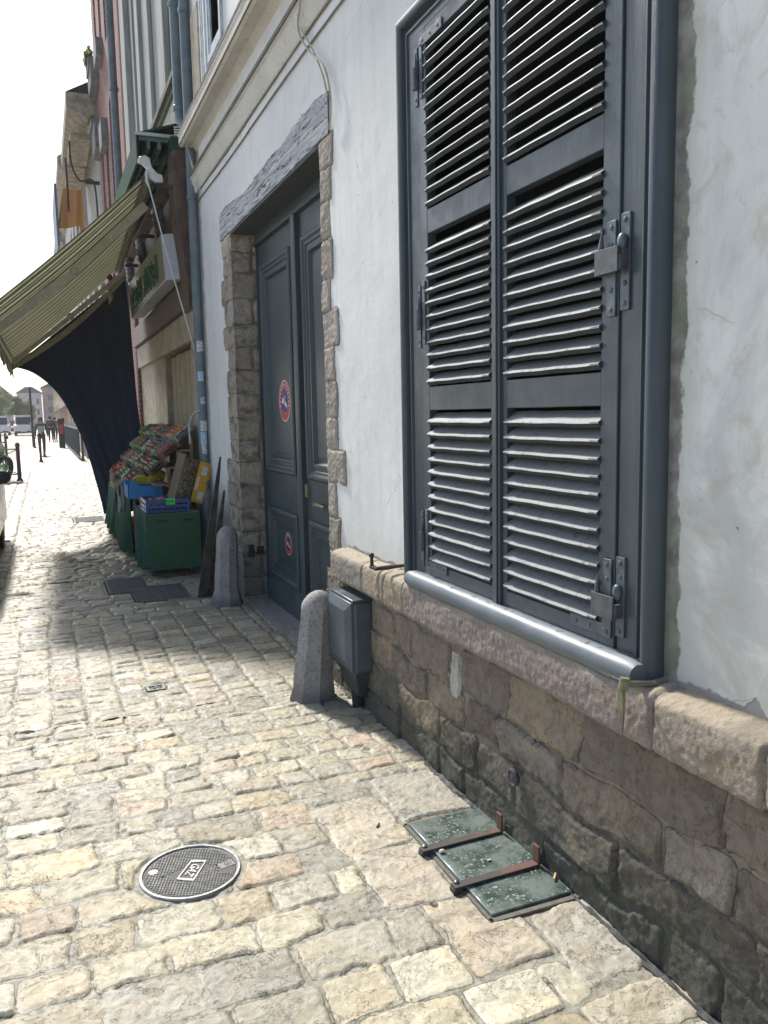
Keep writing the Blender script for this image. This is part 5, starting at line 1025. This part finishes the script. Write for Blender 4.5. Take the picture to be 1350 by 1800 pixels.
house_row('cream house with grey shopfront in the distance', 41, 56, 10.0, (.50, .42, .34), .4, 5, shopc=(.2, .22, .25))
house_row('reddish brown house in the far part of the row', 56, 80, 8.8, (.38, .22, .17), .4, 7, shopc=(.3, .25, .2))
house_row('last ochre house of the right hand row', 80, 118, 7.6, (.48, .36, .22), .4, 9, shopc=(.2, .12, .1))
def blk(name, lab, x0, x1, y0, y1, h, col, roofh, rc=(.12, .12, .13), nx=3, nz=3):
    b = thing(name, lab, 'building', ((x0+x1)/2, y0, 0)); mt_ = plain(col, .85, .2, 2); m = MB(); m.box(x0, x1, y0, y1, 0, h); m.build('wall', mt_, b, smooth=0)
    xm = (x0+x1)/2; MB().prism([(x0-.2, h), (x1+.2, h), (xm+(x1-x0)*.15, h+roofh), (xm-(x1-x0)*.15, h+roofh)], 1, y0-.2, y1).build('roof', plain(rc, .8, key='far roof'), b, smooth=0)
    for i in range(nx):
        for j in range(nz):
            a = x0+(i+.28)*(x1-x0)/nx; c_ = a+.44*(x1-x0)/nx; z = .6+j*(h-.8)/nz; f = MB().box(a, c_, y0-.04, y0, z, z+.6*(h-.8)/nz).build('window', plain((.4, .4, .4), .6, key='ff'), b, smooth=0); MB().box(a+.1, c_-.1, y0-.06, y0-.04, z+.1, z+.6*(h-.8)/nz-.1).build('pane', plain((.12, .13, .15), .2, key='fp'), f, smooth=0)
    rebase(b); return b
blk('corner_building', 'beige corner building with a dark steep roof at the far left end of the street', -13, -5.6, 128, 140, 5.2, (.50, .46, .38), 2.6)
blk('corner_building', 'pinkish brown building closing the far end of the street', -1.3, 5, 130, 142, 6.2, (.42, .28, .24), 1.2)
blk('corner_building', 'pale grey building behind the trees at the end of the street', -5.2, -1.4, 150, 160, 6.0, (.45, .46, .48), 1.0)
# trees
def tree(lab, x, y, h, r, seed, mi):
    t_ = thing('street_tree', lab, 'tree', (x, y, 0), 0, 'trees at the end of the street'); rr = random.Random(seed); m = MB()
    m.tube(bez([(x, y, 0), (x+.05*h*.2, y, h*.3), (x-.02, y, h*.62)]), [.03*h*(1-.5*i/16) for i in range(17)], 8)
    for i in range(7): a = rr.random()*6.28; m.tube([(x, y, h*(.35+.04*i)), (x+r*.4*math.cos(a), y+r*.4*math.sin(a), h*(.5+.04*i)), (x+r*.8*math.cos(a), y+r*.8*math.sin(a), h*(.62+.05*i))], [.012*h, .008*h, .003*h], 6)
    m.build('trunk', plain((.06, .05, .04), .9, key='bark'), t_); m = MB(); m2 = MB()
    for i in range(16):
        a = rr.random()*6.28; q_ = rr.random(); c = (x+r*.75*q_*math.cos(a), y+r*.75*q_*math.sin(a), h*(.52+.42*rr.random())); leaves(m if i % 2 else m2, c, (r*.36, r*.36, h*.11), 260, .11, rr)
    m.build('crown', M_leaf[0], t_, smooth=0, fixn=False); m2.build('crown', M_leaf[1], t_, smooth=0, fixn=False); rebase(t_)
for _m in M_leaf:
    _t = _m.node_tree; _tr = _t.nodes.new('ShaderNodeBsdfTranslucent'); _tr.inputs[0].default_value = (.22, .28, .08, 1); _mx = _t.nodes.new('ShaderNodeMixShader'); _mx.inputs[0].default_value = .5; _t.links.new(_t.nodes['Principled BSDF'].outputs[0], _mx.inputs[1]); _t.links.new(_tr.outputs[0], _mx.inputs[2]); _t.links.new(_mx.outputs[0], [n for n in _t.nodes if n.type == 'OUTPUT_MATERIAL'][0].inputs[0])
tree('leafy tree left of the lamp post at the end of the street', -4.3, 108, 4.3, 1.5, 3, 0); tree('taller pale green tree behind at the far left', -6.4, 116, 5.6, 1.8, 9, 1); tree('small tree just behind the vans at the end of the street', -3.2, 112, 3.3, 1.1, 5, 1)
# ================================================================ STREET FURNITURE
M_mar = plain((.055, .028, .030), .45, .2, key='maroon paint')
def bollard(x, y, h, lab):
    b = thing('bollard', lab, 'bollard', (x, y, 0), 0, 'bollards along the pavement')
    MB().lathe([(.075, 0), (.075, .03), (.05, .06), (.042, .12), (.038, h-.18), (.05, h-.16), (.05, h-.13), (.038, h-.11), (.04, h-.04), (.025, h-.01), (.0, h)], (x, y, 0), 14).build('post', M_mar, b); rebase(b)
for x, y, h, lab in ((-1.62, 31.8, 1.05, 'nearest maroon bollard in front of the woman in green'), (-1.50, 36.0, 1.05, 'second maroon bollard, just behind the nearest'), (-1.95, 48, 1.05, 'maroon bollard further off left of the woman'), (-.22, 31.3, 1.0, 'maroon bollard by the house wall right beside the dark cloth edge'), (-2.66, 30, 1.1, 'maroon bollard behind the green motorcycle'), (-2.95, 33, 1.1, 'maroon bollard farther left behind the motorcycle')): bollard(x, y, h, lab)
bar = thing('street_barrier', 'maroon crossed bar barrier post at the kerb beside the green motorcycle', 'barrier', (-2.1, 22, 0))
MB().lathe([(.09, 0), (.08, .03), (.05, .08), (.045, .85), (.055, .87), (.055, .92), (.03, .95), (.0, .97)], (-2.09, 22, 0), 14).build('post', M_mar, bar); MB().lathe([(.09, 0), (.08, .03), (.05, .08), (.045, .85), (.055, .87), (.0, .97)], (-3.4, 22, 0), 14).build('post', M_mar, bar)
MB().tube([(-3.4, 22, .80), (-2.09, 22, .80)], .016, 8).tube([(-3.4, 22, .18), (-2.09, 22, .18)], .016, 8).tube([(-3.4, 22, .8), (-2.09, 22, .18)], .011, 8).tube([(-3.4, 22.02, .18), (-2.09, 22.02, .8)], .011, 8).build('cross_bars', plain((.2, .2, .2), .5, key='grey bars'), bar); rebase(bar)
gp = thing('gutter_ramp', 'dark iron plate laid across the gutter beyond the parked car', 'ramp', (-2.3, 21.2, 0))
MB().prism([(21.0, 0), (21.08, .06), (21.32, .06), (21.4, 0)], 0, -3.0, -2.02).build('plate', plain((.07, .06, .055), .7, key='ramp'), gp, bevel=.005); rebase(gp)
lp = thing('sign_pole', 'thin dark pole standing in the distance above the white van', 'pole', (-2.04, 50, 0))
MB().tube([(-2.04, 50, 0), (-2.04, 50, 3.25)], .06, 10).build('pole', M_mar, lp); MB().ball((-2.04, 50, 3.27), .075, 10).build('cap', M_mar, lp); rebase(lp)
pm = thing('parking_meter', 'dark parking meter with a red panel in front of the far shopfronts', 'parking meter', (-.6, 47, 0))
m = MB(); m.prism([(-.78, 1.35), (-.40, 1.35), (-.42, 1.58), (-.74, 1.55)], 1, 46.9, 47.2); m.build('head', M_blk, pm, bevel=.01); MB().box(-.74, -.44, 46.92, 47.18, 0, 1.36).build('body', M_blk, pm, bevel=.02); MB().box(-.70, -.50, 46.905, 46.921, .75, 1.25).build('red_panel', M_red, pm); rebase(pm)
m = MB(); rl_ = thing('shopfront_railing', 'row of dark and blue grey railings along the far shopfronts beside the cloth edge', 'railing', (-.2, 45, 0))
for i in range(60): y = 32+i*.5; m.box(-.32, -.30, y, y+.04, .05, 1.15)
m.box(-.325, -.295, 32, 62, 1.12, 1.17); m.box(-.325, -.295, 32, 62, .08, .12); m.build('bars', plain((.07, .09, .11), .5, key='rail'), rl_, smooth=0)
for i in range(8): MB().box(-.29, -.27, 32.3+i*3.8, 34.8+i*3.8, .12, 1.05).build('panel', plain((.30, .34, .40) if i % 2 else (.05, .06, .08), .5), rl_, smooth=0)
rebase(rl_)
# ---------------------------------------------------------------- vehicles
M_tyre = plain((.018, .018, .018), .8, key='tyre'); M_rim = plain((.35, .35, .36), .35, metal=.7, key='rim'); M_cgl = plain((.02, .025, .03), .06, key='car glass')
def car(x, y, rz, col, lab, name='parked_car', prof=None, cab=None, W=1.72, L=4.2):
    c = thing(name, lab, 'car' if name != 'white_van' else 'van', (0, 0, 0)); mt_ = plain(col, .25, .06, 3, .1); prof = prof or [(0, .28), (.0, .55), (.08, .72), (.9, .92), (1.0, .94), (3.75, .98), (4.1, .92), (4.2, .6), (4.18, .28)]; cab = cab or [(.95, .93), (1.55, 1.40), (1.8, 1.46), (3.1, 1.44), (3.9, .96)]
    hw = W/2; m = MB(); n = len(prof)
    def ring_(xx, ins): return [(xx, min(max(a, ins*1.0), L-ins*1.0), z) for a, z in prof]
    st = [(-hw, .10), (-hw+.03, .03), (-hw+.10, 0), (hw-.10, 0), (hw-.03, .03), (hw, .10)]; R4 = [ring_(*s_) for s_ in st]
    m.add([p for r in R4 for p in r], [(i*n+k, (i+1)*n+k, (i+1)*n+(k+1) % n, i*n+(k+1) % n) for i in range(len(R4)-1) for k in range(n)]+[tuple(range(n)), tuple(range((len(R4)-1)*n, len(R4)*n))[::-1]])
    m.build('body', mt_, c, bevel=.02, smooth=40); m = MB(); k_ = len(cab); hb, ht = hw-.06, hw-.22
    w0 = [hb if z < 1.0 else ht for a, z in cab]; m.add([(-w0[i], a, z) for i, (a, z) in enumerate(cab)]+[(w0[i], a, z) for i, (a, z) in enumerate(cab)], [tuple(range(k_)), tuple(range(k_, 2*k_))[::-1]]+[(i, i+k_, (i+1) % k_+k_, (i+1) % k_) for i in range(k_)]); m.build('windows', M_cgl, c, smooth=0, bevel=.01)
    m = MB(); tp = [(a, z) for a, z in cab if z > 1.3]; m.box(-ht+.0, ht, tp[0][0]-.02, tp[-1][0]+.02, tp[0][1]-.02, max(z for a, z in tp)+.02)
    for s_ in (-1, 1):
        for (a, z), (a2, z2) in ((cab[0], tp[0]), (((cab[1][0]+cab[-1][0])/2, .94), ((tp[0][0]+tp[-1][0])/2, tp[-1][1])), (cab[-1], tp[-1])): m.tube([(s_*hb, a, z), (s_*(ht+.01), a2, z2)], .035, 6)
    m.build('roof', mt_, c)
    for s_ in (-1, 1):
        for yy in (.82, L-.85):
            wl = MB().tube([(s_*(hw-.19), yy, .31), (s_*(hw-.02), yy, .31)], .31, 22).build('wheel', M_tyre, c); MB().tube([(s_*(hw-.03), yy, .31), (s_*(hw-.005), yy, .31)], .19, 18).build('rim', M_rim, wl)
        MB().ball((s_*(hw-.28), .02, .66), .13, 10, (1.2, .4, .7)).build('headlight', plain((.6, .62, .62), .1, key='lamp'), c); MB().ball((s_*(hw-.16), L-.02, .72), .1, 10, (.8, .4, 1.3)).build('tail_light', M_red, c)
        MB().ball((s_*(hw+.09), 1.35, .98), .10, 10, (1, .5, .7)).build('mirror', M_blk, c)
    for b_ in (-.03, L-.05): MB().box(-hw+.1, hw-.1, b_, b_+.08, .28, .46).build('bumper', M_blk, c, bevel=.03)
    MB().box(-.25, .25, -.035, -.028, .36, .46).build('number_plate', M_wh, c)
    c.location = (x, y, -.02); c.rotation_euler = (0, 0, rz); return c
car(-2.835, 7.3, 0, (.03, .035, .04), 'dark parked car at the kerb, only its side showing at the left edge')
VP = [(0, .3), (0, .75), (.12, 1.0), (.6, 1.12), (1.1, 1.15), (4.6, 1.2), (4.7, .9), (4.7, .3)]; VC = [(.55, 1.1), (1.15, 1.85), (1.4, 1.98), (4.55, 2.0), (4.65, 1.15)]
car(-3.25, 88, 0, (.78, .78, .78), 'white van facing the camera behind the woman in green', 'white_van', VP, VC, 1.8, 4.7)
car(-5.6, 93, 0, (.78, .78, .78), 'white van at the far left edge of the street', 'white_van', VP, VC, 1.8, 4.7)
car(-4.4, 104, 0, (.40, .06, .05), 'small red car far off between the white vans')
# motorcycle
mc = thing('motorcycle', 'bright green motorcycle parked behind the barrier at the left edge', 'motorcycle', (0, 0, 0)); M_lg = plain((.10, .42, .04), .3, .2, key='lime paint')
for yy in (0, 1.38):
    wl = MB(); n = 28; rr_ = .30; wl.add([], []); vs = []
    for i in range(n):
        for k in range(8):
            a = 2*math.pi*i/n; b = 2*math.pi*k/8; r2 = .26+.06*math.cos(b); vs.append((.06*math.sin(b), yy+r2*math.cos(a), .32+r2*math.sin(a)))
    wl.add(vs, [(i*8+k, i*8+(k+1) % 8, ((i+1) % n)*8+(k+1) % 8, ((i+1) % n)*8+k) for i in range(n) for k in range(8)]); w_o = wl.build('wheel', M_tyre, mc)
    m = MB(); [m.tube([(0, yy, .32), (0, yy+.22*math.cos(a), .32+.22*math.sin(a))], .012, 6) for a in [k*math.pi/3 for k in range(6)]]; m.tube([(-.03, yy, .32), (.03, yy, .32)], .10, 14); m.build('rim', M_lg, w_o)
MB().tube([(-.09, 0, .32), (-.09, .22, .72), (-.08, .32, .95)], .025, 8).tube([(.09, 0, .32), (.09, .22, .72), (.08, .32, .95)], .025, 8).build('fork', M_rim, mc)
m = MB(); m.ball((0, .34, .74), .22, 12, (.75, 1.1, 1.15)); m.ball((0, .62, .80), .2, 12, (.8, 1.3, .6)); m.ball((0, 1.15, .80), .16, 12, (.6, 1.8, .5)); m.build('fairing', M_lg, mc, smooth=60)
m = MB(); m.ball((0, .68, .45), .2, 12, (.8, 1.3, 1)); m.tube([(.16, .7, .3), (.18, 1.5, .38)], .045, 10); m.build('engine', M_blk, mc, smooth=60)
MB().ball((0, 1.0, .86), .16, 12, (.8, 1.8, .35)).build('seat', M_blk, mc, smooth=60); MB().tube(bez([(-.34, .5, .98), (-.2, .38, .98), (.2, .38, .98), (.34, .5, .98)]), .016, 8).build('handlebar', M_blk, mc); MB().ball((-.3, .4, 1.12), .05, 8).build('mirror', M_blk, mc); MB().ball((.3, .4, 1.12), .05, 8).build('mirror', M_blk, mc)
MB().ball((0, .14, .80), .09, 10, (1, .5, 1)).build('headlight', plain((.6, .62, .6), .1, key='lamp2'), mc)
mc.location = (-2.48, 22.7, 0); mc.rotation_euler = (0, R_(8), R_(38))
# ---------------------------------------------------------------- people
M_skin = plain((.50, .30, .22), .6, .1, key='skin')
def skin_mesh(name, V, E, Rr, mat, parent, root=0):
    me = bpy.data.meshes.new(name); me.from_pydata(V, E, []); o = bpy.data.objects.new(name, me); C.objects.link(o); o.parent = parent
    md = o.modifiers.new('k', 'SKIN'); md.use_smooth_shade = True
    if not me.skin_vertices: me.attributes
    for i, r in enumerate(Rr): me.skin_vertices[0].data[i].radius = (r if isinstance(r, tuple) else (r, r))
    me.skin_vertices[0].data[root].use_root = True
    sb = o.modifiers.new('s', 'SUBSURF'); sb.levels = sb.render_levels = 1; me.materials.append(mat); return o
def person(x, y, rz, H, lab, top, legs, hair, coat=None, stride=.18, long_hair=True):
    p = thing('person', lab, 'person', (x, y, 0), rz); s = H/1.7
    J = dict(pel=(0, 0, .92), ch=(0, .01, 1.25), sh=(0, .01, 1.40), nk=(0, 0, 1.48), hd=(0, -.01, 1.58), ht=(0, 0, 1.68), hl=(-.09, 0, .88), kl=(-.10, -stride*.6, .49), fl=(-.10, -stride, .08), tl=(-.10, -stride-.15, .03), hr=(.09, 0, .88), kr=(.10, stride*.3, .48), fr=(.10, stride, .10), tr=(.10, stride-.13, .03),
             sl=(-.18, 0, 1.38), el=(-.24, .04, 1.10), wl=(-.26, -.06, .87), fl2=(-.26, -.09, .78), sr=(.18, 0, 1.38), er=(.24, -.02, 1.10), wr=(.25, -.16, .90), fr2=(.25, -.20, .82))
    Rj = dict(pel=(.15, .10), ch=(.14, .095), sh=(.10, .07), nk=.05, hd=(.075, .09), ht=(.05, .06), hl=.085, kl=.055, fl=.04, tl=.035, hr=.085, kr=.055, fr=.04, tr=.035, sl=.05, el=.04, wl=.028, fl2=.03, sr=.05, er=.04, wr=.028, fr2=.03)
    Ed = [('pel', 'ch'), ('ch', 'sh'), ('sh', 'nk'), ('nk', 'hd'), ('hd', 'ht'), ('pel', 'hl'), ('hl', 'kl'), ('kl', 'fl'), ('fl', 'tl'), ('pel', 'hr'), ('hr', 'kr'), ('kr', 'fr'), ('fr', 'tr'), ('sh', 'sl'), ('sl', 'el'), ('el', 'wl'), ('wl', 'fl2'), ('sh', 'sr'), ('sr', 'er'), ('er', 'wr'), ('wr', 'fr2')]
    def sub(name, keys, mat, grow):
        ks = [k for k in J if k in keys]; ix = {k: i for i, k in enumerate(ks)}; f = lambda r: tuple(q*s+grow for q in (r if isinstance(r, tuple) else (r, r)))
        return skin_mesh(name, [tuple(v*s for v in J[k]) for k in ks], [(ix[a], ix[b]) for a, b in Ed if a in ix and b in ix], [f(Rj[k]) for k in ks], mat, p)
    sub('body', set(J), M_skin, 0); sub('top', {'pel', 'ch', 'sh'}, plain(top, .8), .012); sub('trousers', {'pel', 'hl', 'kl', 'fl', 'hr', 'kr', 'fr'}, plain(legs, .8), .012)
    sub('jacket', {'ch', 'sh', 'sl', 'el', 'wl', 'sr', 'er', 'wr'}, plain(coat or top, .8), .016)
    m = MB(); m.ball((0, .02*s, 1.62*s), .108*s, 12, (.95, 1.05, 1.1)); 
    if long_hair: m.ball((0, .06*s, 1.50*s), .10*s, 10, (1.1, .7, 1.4))
    m.build('hair', plain(hair, .6), p, smooth=60); m = MB()
    for s_ in (-1, 1): m.ball((s_*.032*s, -.098*s, 1.60*s), .010*s, 6)
    m.build('eyes', M_blk, p); MB().ball((0, -.108*s, 1.575*s), .013*s, 6, (.8, 1, 1.3)).build('nose', M_skin, p)
    MB().ball((-.10*s, -(stride+.08)*s, .04*s), .05*s, 8, (.9, 2, .8)).ball((.10*s, (stride-.07)*s, .04*s), .05*s, 8, (.9, 2, .8)).build('shoes', M_blk, p); return p
person(-1.57, 37.5, R_(4), 1.60, 'woman with brown hair in a green cardigan and pale top walking towards the camera', (.45, .45, .46), (.03, .03, .045), (.12, .06, .03), (.02, .16, .10))
person(-1.02, 60, R_(170), 1.72, 'person in dark clothes standing with another near the far shopfronts', (.03, .035, .06), (.02, .02, .03), (.03, .02, .02), None, .06, False)
person(-.72, 61, R_(20), 1.66, 'person in a grey jacket just right of the one in dark clothes', (.14, .15, .18), (.03, .03, .04), (.05, .03, .02), None, .10, False)
person(-2.2, 74, R_(10), 1.68, 'distant person in a pale shirt between the sign pole and the woman', (.5, .5, .5), (.06, .06, .09), (.08, .05, .03), None, .12, False)
# ================================================================ AIR
hz = NT('haze air'); hz.t.nodes.remove(hz.b); pv = hz.t.nodes.new('ShaderNodeVolumePrincipled'); pv.inputs['Color'].default_value = (.95, .96, 1, 1); pv.inputs['Density'].default_value = .0008; pv.inputs['Anisotropy'].default_value = .35
om = [n for n in hz.t.nodes if n.type == 'OUTPUT_MATERIAL'][0]; hz.t.links.new(pv.outputs[0], om.inputs['Volume'])
tag(MB().box(-705, 705, -305, 1505, -1.6, 15).build('haze', hz.m, smooth=0), 'faint bright air softening the far end of the street', kind='stuff')
